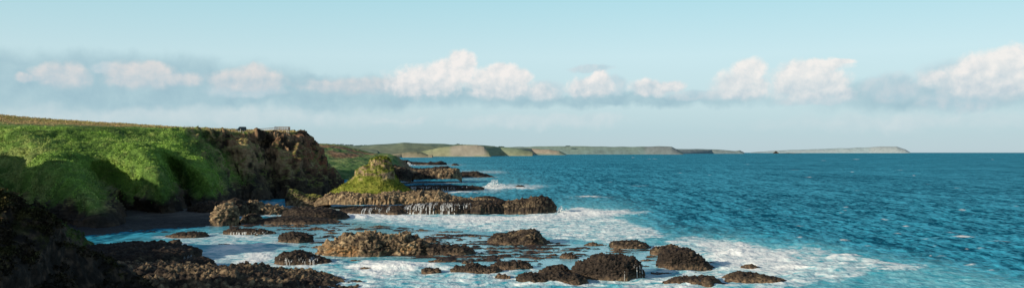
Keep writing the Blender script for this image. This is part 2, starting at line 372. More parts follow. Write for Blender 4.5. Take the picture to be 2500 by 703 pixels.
rock('rock_platform', 'long low dark rock shelf with water pouring off it below the grassy stack', 'rock shelf',
     [(826,514),(850,508),(940,506),(1000,500),(1060,494),(1150,491),(1225,490),(1250,496)], 524, 24, 11, .6, 1.3, .3, .22, 0, 1, .9)
rock('rock_headland', 'blunt brown rock block at the seaward end of the shelf below the stack', 'rock',
     [(1150,502),(1180,497),(1215,495),(1260,489),(1290,485),(1305,481),(1322,480),(1340,484),(1352,493),(1359,508)], 522, 13, 12, .7, 1.3, .42, .42, 0, 1, .6)
rock('sea_rock', 'dark low rounded rock just behind the pouring shelf', 'rock', [(1150,486),(1165,480),(1185,478),(1210,481),(1232,489)], 494, 8, 13, .6, 1.8, .5, .1)
rock('mossy_rock', 'rock with a bright mossy shoulder left of the grassy stack', 'rock',
     [(698,478),(704,465),(716,462),(728,466),(745,474),(770,476),(790,482),(806,492)], 508, 12, 14, .7, 1.5, .35, .45, .9, 0, .5)
rock('rock_ledge', 'dark ledge running right from the mossy rock into white water', 'rock shelf',
     [(690,516),(720,508),(780,506),(815,513),(838,520),(850,530)], 538, 16, 15, .5, 1.2, .4, .22)
jumb = 'jumbled boulders at the foot of the dark cliff'
rock('boulder', 'tall knobbly tan boulder standing at the right end of the beach', 'rock', [(514,536),(520,520),(528,508),(540,502),(556,499),(570,504),(578,516),(583,538)], 552, 8, 16, .95, 1.3, .5, .62, group=jumb)
rock('boulder', 'small brown boulder just right of the tall knobbly one', 'rock', [(584,538),(592,528),(606,522),(622,522),(634,528),(642,540)], 546, 6, 17, .7, 1.1, .5, .42, group=jumb)
rock('boulder', 'pale brown craggy rock pile behind the knobbly boulder', 'rock', [(590,508),(600,494),(616,488),(630,492),(642,500),(670,502),(690,508),(705,516)], 526, 12, 18, .9, 1.4, .5, .5, group=jumb)
rock('boulder', 'dark rock heap under the cliff left of the tall knobbly boulder', 'rock', [(462,512),(478,496),(500,490),(520,492),(540,497),(556,494),(572,486),(586,490),(600,500),(612,512)], 530, 16, 19, .9, 1.6, .5, .2, group=jumb)
rock('reef_ledge', 'low brown reef flat between the boulders and the dark ledge', 'reef', [(600,540),(640,533),(700,528),(760,532),(800,536),(830,541)], 548, 18, 20, .35, .9, .35, .2)
# rocks behind the stack
bk = 'rocks behind the grassy stack'
rock('rock_wall', 'long flat topped wall of vertical rock columns behind the stack', 'rock', [(985,424),(1000,418),(1040,416),(1075,414),(1100,413),(1115,414),(1122,420),(1127,440)], 447, 36, 21, 1.3, 3.2, .25, .5, 0, 1, .5, res=.45)
rock('rock_cliff', 'dark brown rock cliff joining the stack to the column wall', 'rock', [(930,405),(950,400),(965,405),(990,410),(1000,416),(1008,432)], 449, 30, 22, 1.5, 3., .35, .3, res=.45)
rock('sea_rock', 'dark hump rising just over the column wall', 'rock', [(1000,412),(1040,410),(1066,409),(1075,406),(1092,405),(1099,410),(1110,416)], 436, 30, 23, 1.2, 3.5, .4, .1, res=.5)
rock('sea_rock', 'low black rock in surf to the right of the column wall', 'rock', [(1110,426),(1124,421),(1142,420),(1164,418),(1180,424),(1206,431)], 433, 26, 24, .9, 3., .5, .08, res=.5)
rock('rock_ledge', 'thin black ledge with small cascades in front of the column wall', 'rock shelf', [(985,458),(1010,453),(1060,452),(1120,453),(1160,455),(1182,459)], 465, 22, 25, .7, 2., .3, .1, res=.4)
rock('sea_rock', 'tiny black rock awash to the right of the big splash', 'rock', [(1256,455),(1264,452),(1274,452),(1282,456)], 458, 6, 26, .3, 1.5, .5, .08, res=.4)
rock('rock_ledge', 'distant black reef line with white surf breaking over it', 'rock shelf', [(965,404),(975,392),(992,392),(1000,396),(1040,397),(1050,395),(1070,396),(1078,394),(1090,400)], 403, 50, 27, 1.6, 7., .4, .06, res=1.2, wet=.2)
rock('sea_rock', 'distant dark speck of rock past the end of the black reef line', 'rock', [(1102,402),(1108,399),(1114,399),(1122,403)], 404, 14, 28, .6, 5., .5, .06, res=1.)
# foreground ledges
rock('foreground_ledge', 'dark flat rock ledge in shade with a small waterfall at its end', 'rock shelf', [(150,618),(210,603),(280,600),(340,600),(380,604),(440,608),(466,614),(472,632)], 652, 26, 31, .55, 1.1, .3, .16, 0, 0, .4, res=.17)
rock('rock_ledge', 'dark rounded end of the shaded ledge with white water trickling down', 'rock shelf', [(430,640),(450,631),(490,630),(508,634),(520,646)], 658, 8, 32, .5, 1., .4, .08, res=.15)
rock('foreground_ledge', 'knobbly ledge of rounded basalt columns along the bottom edge', 'rock shelf', [(150,660),(215,654),(300,652),(380,655),(450,657),(520,662),(570,656),(590,655),(620,664),(680,672),(730,680),(800,688),(850,697),(875,706)], 722, 24, 33, .75, 1.15, .35, .42, 0, 1, .2, res=.14)
rock('rock_spine', 'narrow tan rock rib standing up at the left end of the knobbly ledge', 'rock', [(196,690),(206,665),(220,645),(236,626),(243,624),(247,640),(250,690)], 712, 3.5, 34, .45, .8, .5, .7, .3, res=.1, foam=0)
# rocks of the near reef
nr = 'rocks of the near reef'
rock('sea_rock', 'largest tan rock of the near reef with a knobbly crest and orange stained flank', 'rock',
     [(774,612),(785,597),(800,590),(825,582),(850,572),(868,571),(880,566),(892,564),(905,563),(918,568),(930,570),(950,572),(965,575),(990,573),(1005,580),(1025,583),(1040,592),(1048,612)], 626, 12, 41, 1.0, 1.5, .55, .6, 0, 0, .5, warm=.85, res=.12, group=nr)
rock('rock_ledge', 'flat dark tail of rock trailing right from the largest rock', 'rock shelf', [(1020,604),(1040,596),(1080,596),(1110,600),(1140,602),(1152,608),(1162,618)], 623, 7, 42, .4, .9, .3, .22, group=nr, res=.12)
rock('sea_rock', 'wedge shaped brown rock with its peak to the right at the back of the reef', 'rock', [(1192,588),(1205,573),(1230,569),(1255,567),(1280,562),(1305,562),(1318,574),(1335,590),(1368,596)], 598, 10, 43, .5, 1., .36, .3, group=nr, res=.13)
rock('sea_rock', 'dark two humped rock left of the largest reef rock', 'rock', [(678,580),(688,570),(712,567),(735,570),(752,572),(765,580)], 593, 7, 44, .5, 1., .36, .14, group=nr, res=.13)
rock('sea_rock', 'long low brown rock right of the wedge shaped one', 'rock', [(1488,597),(1498,588),(1525,586),(1550,588),(1575,594),(1590,604)], 607, 7, 45, .45, .9, .36, .3, group=nr, res=.12)
rock('sea_rock', 'brown rock tucked behind the rounded dark dome', 'rock', [(1588,612),(1600,602),(1625,600),(1655,600),(1668,612)], 624, 6, 46, .45, .9, .36, .34, group=nr, res=.12)
rock('sea_rock', 'rounded dark dome rock with a pale brown foot at the right of the reef', 'rock', [(1602,640),(1612,622),(1630,612),(1655,608),(1685,610),(1708,622),(1722,632),(1738,650),(1744,657)], 657, 8, 47, .55, .9, .36, .1, group=nr, res=.1)
rock('sea_rock', 'broad black rock with seams of white water in the lower middle', 'rock', [(1395,662),(1408,645),(1440,634),(1460,624),(1490,621),(1530,626),(1556,634),(1568,655),(1576,676)], 684, 11, 48, .6, .9, .36, .05, group=nr, res=.1)
rock('sea_rock', 'low black slab with brown face in front of the broad black rock', 'rock', [(1262,680),(1275,668),(1310,666),(1350,664),(1400,668),(1425,678),(1440,688)], 694, 6, 49, .45, .8, .35, .06, group=nr, res=.1)
rock('sea_rock', 'black hump between the slab and the broad black rock', 'rock', [(1312,666),(1330,653),(1360,648),(1385,651),(1402,664)], 674, 5, 50, .45, .8, .36, .1, group=nr, res=.1)
rock('sea_rock', 'chain of low black rock left of the black hump', 'rock', [(1098,656),(1110,650),(1125,653),(1140,647),(1165,645),(1185,650),(1210,652),(1232,664)], 667, 5, 51, .45, .7, .36, .13, group=nr, res=.1)
rock('sea_rock', 'dark rock bar behind the black chain', 'rock', [(1195,650),(1215,642),(1250,638),(1285,640),(1302,650)], 658, 5, 52, .4, .7, .36, .12, group=nr, res=.1)
rock('sea_rock', 'small black rock alone in foam left of the chain', 'rock', [(1029,662),(1038,653),(1050,653),(1062,657),(1070,654),(1078,664)], 668, 3, 53, .35, .6, .36, .1, group=nr, res=.09)
rock('sea_rock', 'tiny black rock in foam left of the low black slab', 'rock', [(1208,674),(1218,668),(1232,669),(1246,676)], 677, 2, 54, .25, .5, .36, .08, group=nr, res=.09)
rock('sea_rock', 'small dark knob on the pool behind the broad black rock', 'rock', [(1366,628),(1375,618),(1392,617),(1404,621),(1414,630)], 632, 3, 55, .35, .6, .36, .12, group=nr, res=.09)
rock('sea_rock', 'brown and black awash rock at the right bottom', 'rock', [(1755,684),(1780,672),(1810,668),(1850,669),(1890,675),(1925,684)], 689, 6, 56, .35, .8, .36, .3, group=nr, res=.1)
rock('sea_rock', 'black wave washed rock left of the brown awash one', 'rock', [(1620,690),(1650,682),(1680,675),(1720,672),(1748,680),(1772,692)], 697, 6, 57, .4, .8, .36, .14, group=nr, res=.1)
rock('sea_rock', 'small reddish rock in the foam right of the dome', 'rock', [(1808,652),(1822,645),(1838,643),(1855,652)], 656, 3, 58, .25, .6, .36, .4, group=nr, res=.1)
rock('rock_ledge', 'broken ledge with white water spilling down its left face', 'rock shelf', [(672,630),(690,616),(720,613),(760,622),(800,634),(812,642)], 648, 8, 59, .45, .8, .35, .16, group=nr, res=.11)
rock('rock_ledge', 'thin ledge with a line of small falls beyond the bay', 'rock shelf', [(545,562),(570,557),(610,558),(650,562),(672,568)], 573, 6, 60, .35, .8, .35, .12, group=nr, res=.14)
rock('rock_ledge', 'low dark rocks awash at the edge of the beach', 'rock shelf', [(400,576),(430,568),(470,565),(495,568),(508,576)], 580, 7, 61, .4, .9, .4, .08, res=.15)
rock('sea_rock', 'small dark rock in the blue bay water off the beach', 'rock', [(408,594),(420,586),(434,585),(444,594)], 598, 4, 62, .4, .7, .5, .07, res=.12)
small = [(1030,1078,581,592),(950,1010,577,586),(1425,1482,590,600),(1490,1530,606,612),(1575,1610,622,628),(1480,1540,612,617),(1025,1075,623,628),(1045,1115,632,640),(1115,1160,637,645),(1240,1300,603,608),
         (1300,1345,607,611),(1180,1225,606,609),(1350,1390,609,613),(1330,1370,620,625),(1290,1330,628,633),(1175,1230,628,632),(1215,1260,620,624),(1440,1490,640,646),(1390,1420,607,611),(1560,1600,632,637),
         (880,905,650,655),(960,985,646,650),(850,880,632,637),(790,830,566,571),(700,760,548,554),(740,800,556,561),(640,690,548,553),(850,900,556,560),(900,950,551,555),(1000,1060,560,564),(1070,1130,564,567),
         (1050,1100,570,574),(820,850,600,606),(760,790,600,606),(1140,1180,575,578),(1720,1760,640,644),(1660,1700,662,667),(1590,1640,664,669),(600,650,574,577),(520,560,594,597)]
for i, (a, b, y0, y1) in enumerate(small):
    m = (a+b)/2; t = random.uniform(.3, .7)
    o, _, _ = rock('reef_rock', 'small dark rock lump just breaking the water on the near reef', 'rock',
      [(a, y1-1), (a+(b-a)*t*.6, y0+(y1-y0)*.3), (a+(b-a)*t, y0), (a+(b-a)*(.5+t*.6 if t < .5 else .9), y0+(y1-y0)*.45), (b, y1-1)], y1, max(1.5, (b-a)*.05), 70+i, .3, .6, .5, random.choice([.1, .15, .3]), group='small rocks of the reef flat', res=.12, foam=.4)

# reef flat: one low sheet of rock whose ridges break the water
gu, gv = 700, 360
pxs = np.linspace(560, 1640, gu); pys = np.linspace(533, 668, gv)
PX, PY = np.meshgrid(pxs, pys, indexing='ij'); D = dsea(PY)
X = (PX-1250)/F*D; Q = np.stack([X, D], -1)
rg = fbm(Q*np.array([.11, .30]), 5, 201, gain=.6, ridged=True); lo = fbm(Q/30, 3, 202)
def inpoly(px, py, poly):
    r = np.zeros(px.shape, bool); n = len(poly)
    for i in range(n):
        x0, y0 = poly[i]; x1, y1 = poly[(i+1) % n]
        if y0 == y1: continue
        r ^= ((y0 > py) != (y1 > py)) & (px < (x1-x0)*(py-y0)/(y1-y0)+x0)
    return r
def blur(a, k):
    for ax in (0, 1):
        for _ in range(2):
            c = np.cumsum(np.concatenate([np.repeat(a.take([0], ax), k+1, ax), a, np.repeat(a.take([-1], ax), k, ax)], ax), ax)
            n = a.shape[ax]; a = (c.take(np.arange(2*k+1, 2*k+1+n), ax)-c.take(np.arange(0, n), ax))/(2*k+1)
    return a
REEF = [(500,548),(640,540),(860,540),(1000,553),(1200,572),(1400,596),(1600,604),(1640,640),(1560,668),(1400,662),(1280,652),(1080,640),(1030,632),(820,628),(700,610),(760,585),(640,566),(520,562)]
rm = blur(inpoly(PX, PY, REEF).astype(float), 9)
Z = -1.02+rm*(.52)+.8*sst(.12, .85, rg+.3*lo)*rm+.08*fbm(Q*1.2, 2, 204)*rm
Q3 = np.stack([X, D, Z], -1); b = fbm(Q*.9, 3, 203)
c = mixc(C3(.022,.017,.015), C3(.10,.06,.042), sst(-.2, .6, b))
tag(mesh_np('reef_flat', Q3, grid_faces(gu, gv), M_rock, col=c), 'low broken reef flat with rock ridges showing through shallow pools', 'reef')

# ------------------------------------------------------------------ land farther off
ML = [[(690,352,1100),(700,354,1000),(700,362,920),(700,385,820),(700,420,740),(700,448,700)],
      [(770,352,1100),(770,354,1000),(772,360,930),(778,385,840),(785,418,750),(790,445,720)],
      [(825,354,1100),(830,357,1000),(840,366,940),(845,388,850),(848,415,770),(852,440,730)],
      [(862,363,1100),(870,368,1010),(880,375,950),(890,387,880),(900,408,800),(905,440,750)],
      [(905,374,1100),(920,377,1010),(935,380,965),(945,392,910),(950,410,840),(952,440,770)],
      [(945,377,1100),(955,379,1010),(964,384,975),(970,398,940),(972,412,900),(975,436,820)],
      [(960,386,1150),(975,390,1100),(988,396,1060),(1000,405,1030),(1010,412,1000),(1015,430,960)]]
K = np.array([[W(*q) for q in s] for s in ML])
Q = np.swapaxes(cr(np.swapaxes(cr(K, 420), 0, 1), 260), 0, 1).copy()
n = grid_normals(Q); n *= np.sign(n[..., 2:].mean())
Q += n*(2.2*fbm(Q/25, 4, 301)+1.2*fbm(Q/6, 4, 302))[..., None]
a = fbm(Q/40, 4, 303); b = fbm(Q/7, 4, 304); ux = np.linspace(0, 6, 420)[:, None]; vv = np.linspace(0, 5, 260)[None]
g = mixc(C3(.07,.15,.045), C3(.18,.24,.09), sst(-.4, .5, b+.5*a)); g = mixc(g, C3(.22,.19,.10), sst(.0, .5, b)*sst(3.6, 2.4, vv+.4*a))
br = mixc(C3(.18,.11,.065), C3(.27,.18,.11), sst(-.3, .4, b))
bm = sst(.8, 1.2, vv+.25*b)*sst(2.1, 1.7, vv+.3*b)*sst(.6, 1., ux)*sst(4.2, 3.4, ux)+sst(2.25, 2.45, vv+.15*b)*sst(2.95, 2.7, vv+.15*b)*sst(1.2, 1.5, ux+.3*a)*sst(3.2, 2.6, ux)
bm = np.maximum(bm, sst(5.0, 5.5, ux+.4*a)*.9)
tag(mesh_np('middle_terrain', Q, grid_faces(420, 260), M_land, col=mixc(g, br, np.clip(bm, 0, 1))), kind='structure')

def hill(name, prof, base, d_r, cols, amp=.02, nu=320, seed=1, patches=()):
    """prof: skyline (px,py) at distance d_r; base: (py left, py right) of the waterline; cols low/high"""
    pr = np.array(prof, float); px = np.linspace(pr[0, 0], pr[-1, 0], nu)
    sk = np.interp(px, pr[:, 0], pr[:, 1]); sk = sk+.6*vnoise(np.stack([px/23, px*0+seed], -1), seed)*np.clip((373-sk)/8, .1, 1)
    bs = np.interp(px, [pr[0, 0], pr[-1, 0]], base); df = np.minimum(dsea(bs), d_r*.985)
    nv = 60; t = np.linspace(0, 1, nv)[None]
    Zr = H+(HOR-sk)/F*d_r; prof_t = np.clip(t/.8, 0, 1)
    d = df[:, None]+(d_r-df)[:, None]*t
    z = -2+(np.maximum(Zr, 1)+2)[:, None]*np.sin(prof_t*math.pi/2)**.8
    pX = np.repeat(px[:, None], nv, 1); x = (pX-1250)/F*d_r*(.55+.45*d/d_r) if False else (pX-1250)/F*d
    Q = np.stack([x, d, z], -1); hh = np.ptp(Zr)+5
    Q[..., 2] += hh*amp*4*fbm(np.stack([x, d*.4], -1)/(hh*2.2), 4, seed+3)*np.sin(prof_t*math.pi)
    bk = Q[:, -1:].copy(); bk[..., 1] *= 1.15; bk[..., 0] *= 1.15; bk[..., 2] = -5; Q = np.concatenate([Q, bk], 1)
    a = fbm(np.stack([x, d*.3], -1)/(hh*3), 4, seed+5); b = fbm(np.stack([x, z*3], -1)/(hh*.5), 4, seed+6)
    c = mixc(cols[0], cols[1], np.clip(prof_t+.5*a, 0, 1)+0*a); c = c*(1+.25*b[..., None])
    for (x0, x1, t0, t1, pc) in patches:
        m = sst(x0-8, x0+8, pX+10*a)*sst(x1+8, x1-8, pX+10*a)*sst(t0-.08, t0+.05, prof_t+.12*b)*sst(t1+.08, t1-.05, prof_t+.12*b)
        c = mixc(c, pc, m)
    haze_mix = .55*(1-math.exp(-d_r/15000)); c = c*(1-haze_mix)+C3(.29,.37,.39)*haze_mix  # distance haze painted into the base colour
    c = np.concatenate([c, c[:, -1:]], 1)
    return tag(mesh_np(name, Q, grid_faces(nu, nv+1), M_far, col=c), kind='structure')
tan = C3(.30,.26,.16)
hill('far_hills', [(1832,372),(1850,370.5),(1900,367.5),(2000,363.5),(2100,360.5),(2150,357.5),(2190,358),(2210,364),(2222,371.5)], (373.4,373.4), 30000, (C3(.42,.53,.56), C3(.44,.56,.58)), seed=401, patches=[(2120,2215,.0,.8,C3(.50,.54,.54)),(1950,2080,.1,.4,C3(.48,.55,.56))])  # base colours already chosen pale and bluish for haze
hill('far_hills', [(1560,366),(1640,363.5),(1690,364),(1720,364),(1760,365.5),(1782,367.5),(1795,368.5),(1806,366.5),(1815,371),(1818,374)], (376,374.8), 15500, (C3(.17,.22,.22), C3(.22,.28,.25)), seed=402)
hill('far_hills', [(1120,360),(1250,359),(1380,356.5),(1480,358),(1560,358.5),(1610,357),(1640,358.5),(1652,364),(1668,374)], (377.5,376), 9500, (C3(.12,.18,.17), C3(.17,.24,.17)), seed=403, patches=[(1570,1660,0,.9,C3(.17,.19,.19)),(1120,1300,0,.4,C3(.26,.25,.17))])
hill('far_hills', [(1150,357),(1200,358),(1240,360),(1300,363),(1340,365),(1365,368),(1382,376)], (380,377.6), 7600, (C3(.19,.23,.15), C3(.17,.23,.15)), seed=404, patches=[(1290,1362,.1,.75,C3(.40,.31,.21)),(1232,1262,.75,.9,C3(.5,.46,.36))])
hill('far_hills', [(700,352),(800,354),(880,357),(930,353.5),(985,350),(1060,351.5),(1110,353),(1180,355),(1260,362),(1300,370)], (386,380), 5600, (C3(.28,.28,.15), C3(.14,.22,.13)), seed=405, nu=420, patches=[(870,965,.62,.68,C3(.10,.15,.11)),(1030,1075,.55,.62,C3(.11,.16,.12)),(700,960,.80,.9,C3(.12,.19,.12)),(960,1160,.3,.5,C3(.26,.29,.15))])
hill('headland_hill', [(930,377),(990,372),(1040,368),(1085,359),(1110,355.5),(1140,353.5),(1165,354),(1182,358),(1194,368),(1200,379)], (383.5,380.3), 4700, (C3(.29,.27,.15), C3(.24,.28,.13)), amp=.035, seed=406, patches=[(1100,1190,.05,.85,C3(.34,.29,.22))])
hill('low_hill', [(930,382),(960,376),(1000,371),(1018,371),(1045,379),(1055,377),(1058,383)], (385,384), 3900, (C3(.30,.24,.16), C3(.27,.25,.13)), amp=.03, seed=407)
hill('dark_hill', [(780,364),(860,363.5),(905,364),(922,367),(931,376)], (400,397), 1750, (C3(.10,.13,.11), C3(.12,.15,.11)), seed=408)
rock('pyramid_rock', 'tiny pyramid shaped islet on the horizon', 'islet', [(1887,374.3),(1890,371.5),(1894,368.5),(1898,371.2),(1902,374.2)], 374.8, 60, 409, 1., 40, .7, .4, res=2.5, wet=0, foam=0)
rock('low_islet', 'thin flat islet on the horizon beside the pyramid islet', 'islet', [(1905,374.2),(1925,373.4),(1945,373.8),(1955,374.3)], 374.8, 60, 410, 1., 40, .5, .4, res=4, wet=0, foam=0)

# trees on the far ridge
def leafball(n, seed):
    r = np.random.default_rng(seed); c = []
    lob = r.normal(0, 1, (9, 3))*np.array([2.6, 2.0, 1.0])+np.array([0, 0, 5.2])
    for i in range(n):
        l = lob[r.integers(9)]; v = r.normal(0, 1, 3); v /= np.linalg.norm(v); c.append(l+v*r.uniform(.7, 1.9)*np.array([1.2, 1.2, .8]))
    return np.array(c)
def make_tree(seed):
    root = empty('ridge_tree', (0, 0, 0))
    c = leafball(260, seed); r = np.random.default_rng(seed+1)
    a = r.normal(0, 1, c.shape); a /= np.linalg.norm(a, axis=1, keepdims=True); b = np.cross(a, r.normal(0, 1, c.shape)); b /= np.linalg.norm(b, axis=1, keepdims=True)
    V = np.stack([c-a*.8, c+b*.6, c+a*.8, c-b*.6], 1).reshape(-1, 3)
    col = np.repeat(C3(.06,.10,.085)[None]*r.uniform(.6, 1.5, (len(c), 1)), 4, 0)
    mesh_np('crown', V, np.arange(len(V)).reshape(-1, 4), M_leaf, root, col=col, smooth=False)
    tz = np.linspace(0, 5.4, 8); an = np.linspace(0, 2*math.pi, 9)
    T = np.stack([np.cos(an)[:, None]*(.45-.06*tz)[None]+.1*np.sin(tz)[None], np.sin(an)[:, None]*(.45-.06*tz)[None]+0*tz[None], np.repeat(tz[None], 9, 0)], -1)
    mesh_np('trunk', T, grid_faces(9, 8), M_timber, root)
    return root
def dup(root, loc, rz, sc):
    r = root.copy(); COL.objects.link(r); r.location = tuple(loc); r.rotation_euler = (0, 0, rz); r.scale = (sc*1.25, sc*1.25, sc)
    for ch in list(root.children):
        c = ch.copy(); COL.objects.link(c); c.parent = r
    return r
protos = [make_tree(s) for s in (501, 502)]
spots = []
for x0, x1, n, d, yy in [(806,838,7,5600,354.5),(838,862,5,5600,355.5),(866,905,8,5600,357),(930,955,5,5600,354),(1112,1138,5,5600,354),(1199,1207,3,7600,359),(1215,1232,5,7600,360),(1381,1390,3,9500,357.3)]:
    where = {806: 'at the left end of the far green ridge', 838: 'second clump along the far ridge', 866: 'third and longest clump on the far ridge', 930: 'where the far ridge begins to climb', 1112: 'above the tan headland hill', 1199: 'pair of far clumps right of the headland hill, the smaller one', 1215: 'pair of far clumps right of the headland hill, the larger one', 1381: 'single tiny clump on the long dark hill'}[x0]
    for i in range(n):
        px = x0+(x1-x0)*(i+random.random()*.6)/n
        spots.append((W(px, yy+1.2+random.random()*.8, d*.985), random.uniform(.9, 1.7)*d/5600, 'dark tree '+where, 'far trees '+where))
for i, (p, s, lab, grp) in enumerate(spots):
    rz = random.uniform(0, 6.3)
    if i < 2: r = protos[i]; r.location = tuple(p); r.rotation_euler = (0, 0, rz); r.scale = (s*1.25, s*1.25, s)
    else: r = dup(protos[i % 2], p, rz, s)
    tag(r, lab, 'tree', grp)

# ------------------------------------------------------------------ small things on the cliff top
class MB:
    def __init__(s): s.v = []; s.f = []
    def poly(s, pts, faces):
        k = len(s.v); s.v += [tuple(p) for p in pts]; s.f += [tuple(k+i for i in f) for f in faces]; return s
    def box(s, c, d, rz=0):
        cx, cy, cz = c; a, b, h = d[0]/2, d[1]/2, d[2]/2; co, si = math.cos(rz), math.sin(rz)
        pts = [(cx+x*co-y*si, cy+x*si+y*co, cz+z) for z in (-h, h) for x, y in ((-a, -b), (a, -b), (a, b), (-a, b))]
        return s.poly(pts, [(3,2,1,0),(4,5,6,7),(0,1,5,4),(1,2,6,5),(2,3,7,6),(3,0,4,7)])
    def bar(s, a, b, r, n=6):
        a, b = Vector(a), Vector(b); d = (b-a).normalized(); u = d.orthogonal().normalized(); w = d.cross(u); pts = []
        for p in (a, b):
            for i in range(n): t = 2*math.pi*i/n; pts.append(p+u*math.cos(t)*r+w*math.sin(t)*r)
        return s.poly(pts, [tuple(range(n))[::-1], tuple(range(n, 2*n))]+[(i, (i+1) % n, n+(i+1) % n, n+i) for i in range(n)])
    def prism(s, outline, y0, y1):           # outline in x,z extruded along y
        n = len(outline); pts = [(x, y0, z) for x, z in outline]+[(x, y1, z) for x, z in outline]
        return s.poly(pts, [tuple(range(n)), tuple(range(n, 2*n))[::-1]]+[(i, n+i, n+(i+1) % n, (i+1) % n) for i in range(n)])
    def build(s, name, mat, parent=None, bevel=0, smooth=False):
        me = bpy.data.meshes.new(name); me.from_pydata(s.v, [], s.f); me.materials.append(mat); me.update()
        o = bpy.data.objects.new(name, me); COL.objects.link(o); o.parent = parent
        if bevel: m = o.modifiers.new('Bevel', 'BEVEL'); m.width = bevel; m.segments = 2
        if smooth: me.polygons.foreach_set('use_smooth', [True]*len(me.polygons))
        return o
def gpt(px, d):
    x = (px-1250)/F*d; return np.array([x, d, ground_z(x, d)])
# van, facing left (-x)
vp = gpt(589, 440); van = empty('parked_van', vp, R(28)); tag(van, 'dark teal van parked on the grassy cliff top near the edge', 'van')
MB().prism([(-2.2,.35),(2.25,.35),(2.3,.9),(2.2,2.05),(1.9,2.2),(-.75,2.2),(-1.05,2.05),(-1.55,1.25),(-2.2,1.05),(-2.32,.75)], -.92, .92).build('body', M_paint, van, .07)
MB().poly([(-1.09,-.78,1.98),(-1.09,.78,1.98),(-1.56,.82,1.3),(-1.56,-.82,1.3)], [(0,1,2,3)]).build('windscreen', M_glass, van).location = (-.02, 0, .02)
for sgn in (-1, 1):
    y = .925*sgn
    for x0, x1 in ((-1.25, -.5), (-.3, .75), (.9, 1.95)):
        MB().poly([(x0+.12, y, 1.95), (x1, y, 1.95), (x1, y, 1.3), (x0-(.12 if x0 < -1 else 0), y, 1.3)], [(0,1,2,3)]).build('side_window', M_glass, van)
    MB().bar((-1.35, y, 1.25), (-1.35, y+.22*sgn, 1.3), .06).build('wing_mirror', M_paint, van)
    MB().box((2.29, .75*sgn, 1.1), (.05, .16, .35)).build('tail_lamp', M_lamp, van)
    MB().box((-2.24, .68*sgn, .88), (.12, .3, .18)).build('headlight', M_chrome, van, .02)
    for x in (-1.45, 1.4):
        t = MB().bar((x, y-.16*sgn, .34), (x, y+.03*sgn, .34), .34, 20).build('wheel', M_rubber, van)
        MB().bar((x, y, .34), (x, y+.045*sgn, .34), .19, 14).build('rim', M_chrome, t)
MB().box((-2.33, 0, .48), (.12, 1.8, .22)).build('bumper', M_rubber, van, .03)
MB().box((2.33, 0, .48), (.1, 1.8, .22)).build('bumper', M_rubber, van, .03)
MB().poly([(2.235, -.75, 1.95), (2.235, .75, 1.95), (2.29, .8, 1.3), (2.29, -.8, 1.3)], [(3,2,1,0)]).build('rear_window', M_glass, van).location = (.02, 0, 0)
# white marker posts by the van
for i, (px, lab) in enumerate([(583.5, 'white marker post in front of the nose of the van'), (587.2, 'white marker post at the middle of the van'), (593.3, 'white marker post at the tail of the van')]):
    p = gpt(px, 434); b = MB().bar((0, 0, -.4), (0, 0, [.9, 1.7, .95][i]), .09, 8); b.poly([(-.09,-.09,[.9,1.7,.95][i]),(.09,-.09,[.9,1.7,.95][i]),(.09,.09,[.9,1.7,.95][i]),(-.09,.09,[.9,1.7,.95][i]),(0,0,[1.0,1.8,1.05][i])], [(0,1,4),(1,2,4),(2,3,4),(3,0,4)])
    o = b.build('marker_post', M_white); o.location = tuple(p); tag(o, lab, 'post', 'white marker posts by the van')
# wire fence along the edge
def fence(px0, px1, d0, d1, n, label):
    pts = []
    for i in range(n):
        t = (i+.5*random.random())/(n-1 if n > 1 else 1); px = px0+(px1-px0)*t; d = d0+(d1-d0)*t; pts.append(gpt(px, d))
    root = empty('wire_fence', pts[0]); tag(root, label, 'fence')
    for p in pts:
        q = p-pts[0]; MB().bar((q[0], q[1], q[2]-.4), (q[0]+random.uniform(-.05, .05), q[1], q[2]+1.25+random.uniform(-.1, .12)), .075, 6).build('post', M_timber, root)
    for h in (.45, .8, 1.1):
        m = MB()
        for a, b in zip(pts[:-1], pts[1:]): m.bar(Vector(a-pts[0])+Vector((0,0,h)), Vector(b-pts[0])+Vector((0,0,h)), .012, 4)
        m.build('wire', M_wire, root)
fence(450, 578, 428, 436, 22, 'wire fence with thin posts along the grassy edge left of the van')
fence(600, 626, 442, 446, 7, 'short wire fence with thin posts between the van and the boardwalk')
# lookout platform with boardwalk
def rail(root, a, b, h, n, pick=True):
    a, b = Vector(a), Vector(b)
    for z in (h, h*.12): 
        MB().bar(a+Vector((0,0,z)), b+Vector((0,0,z)), .05 if z < h else .065, 6).build('handrail' if z == h else 'bottom_rail', M_timber, root)
    for i in range(n): p = a.lerp(b, i/(n-1)); MB().box(p+Vector((0,0,h/2-.1)), (.11, .11, h+.2)).build('post', M_timber, root)
    if pick:
        m = MB(); k = int((b-a).length/.16)
        for i in range(k): p = a.lerp(b, (i+.5)/k); m.box(p+Vector((0,0,h*.55)), (.05, .05, h*.85))
        m.build('balusters', M_timber, root)
pz = 33.3-.0; L0 = (668-1250)/F*452; L1 = (704.5-1250)/F*452
gz0 = gpt(672, 452)[2]; deck = max(gz0+.35, H+(HOR-317.0)/F*452)
plat = empty('viewing_platform', ((L0+L1)/2, 453.5, deck)); tag(plat, 'timber lookout platform with railings jutting over the cliff edge', 'viewing platform')
hw = (L1-L0)/2
m = MB()
for i in range(int(2*hw/.2)): m.box((-hw+.1+i*.2, 0, -.03), (.185, 3.4, .06))
m.build('deck', M_timber, plat)
MB().box((0, -1.6, -.2), (2*hw, .1, .26)).box((0, 1.6, -.2), (2*hw, .1, .26)).build('beam', M_timber, plat)
rail(plat, (-hw*.35, -1.65, 0), (hw, -1.65, 0), 1.5, 7); rail(plat, (hw, -1.65, 0), (hw, 1.65, 0), 1.5, 4); rail(plat, (-hw, 1.65, 0), (hw, 1.65, 0), 1.5, 8)
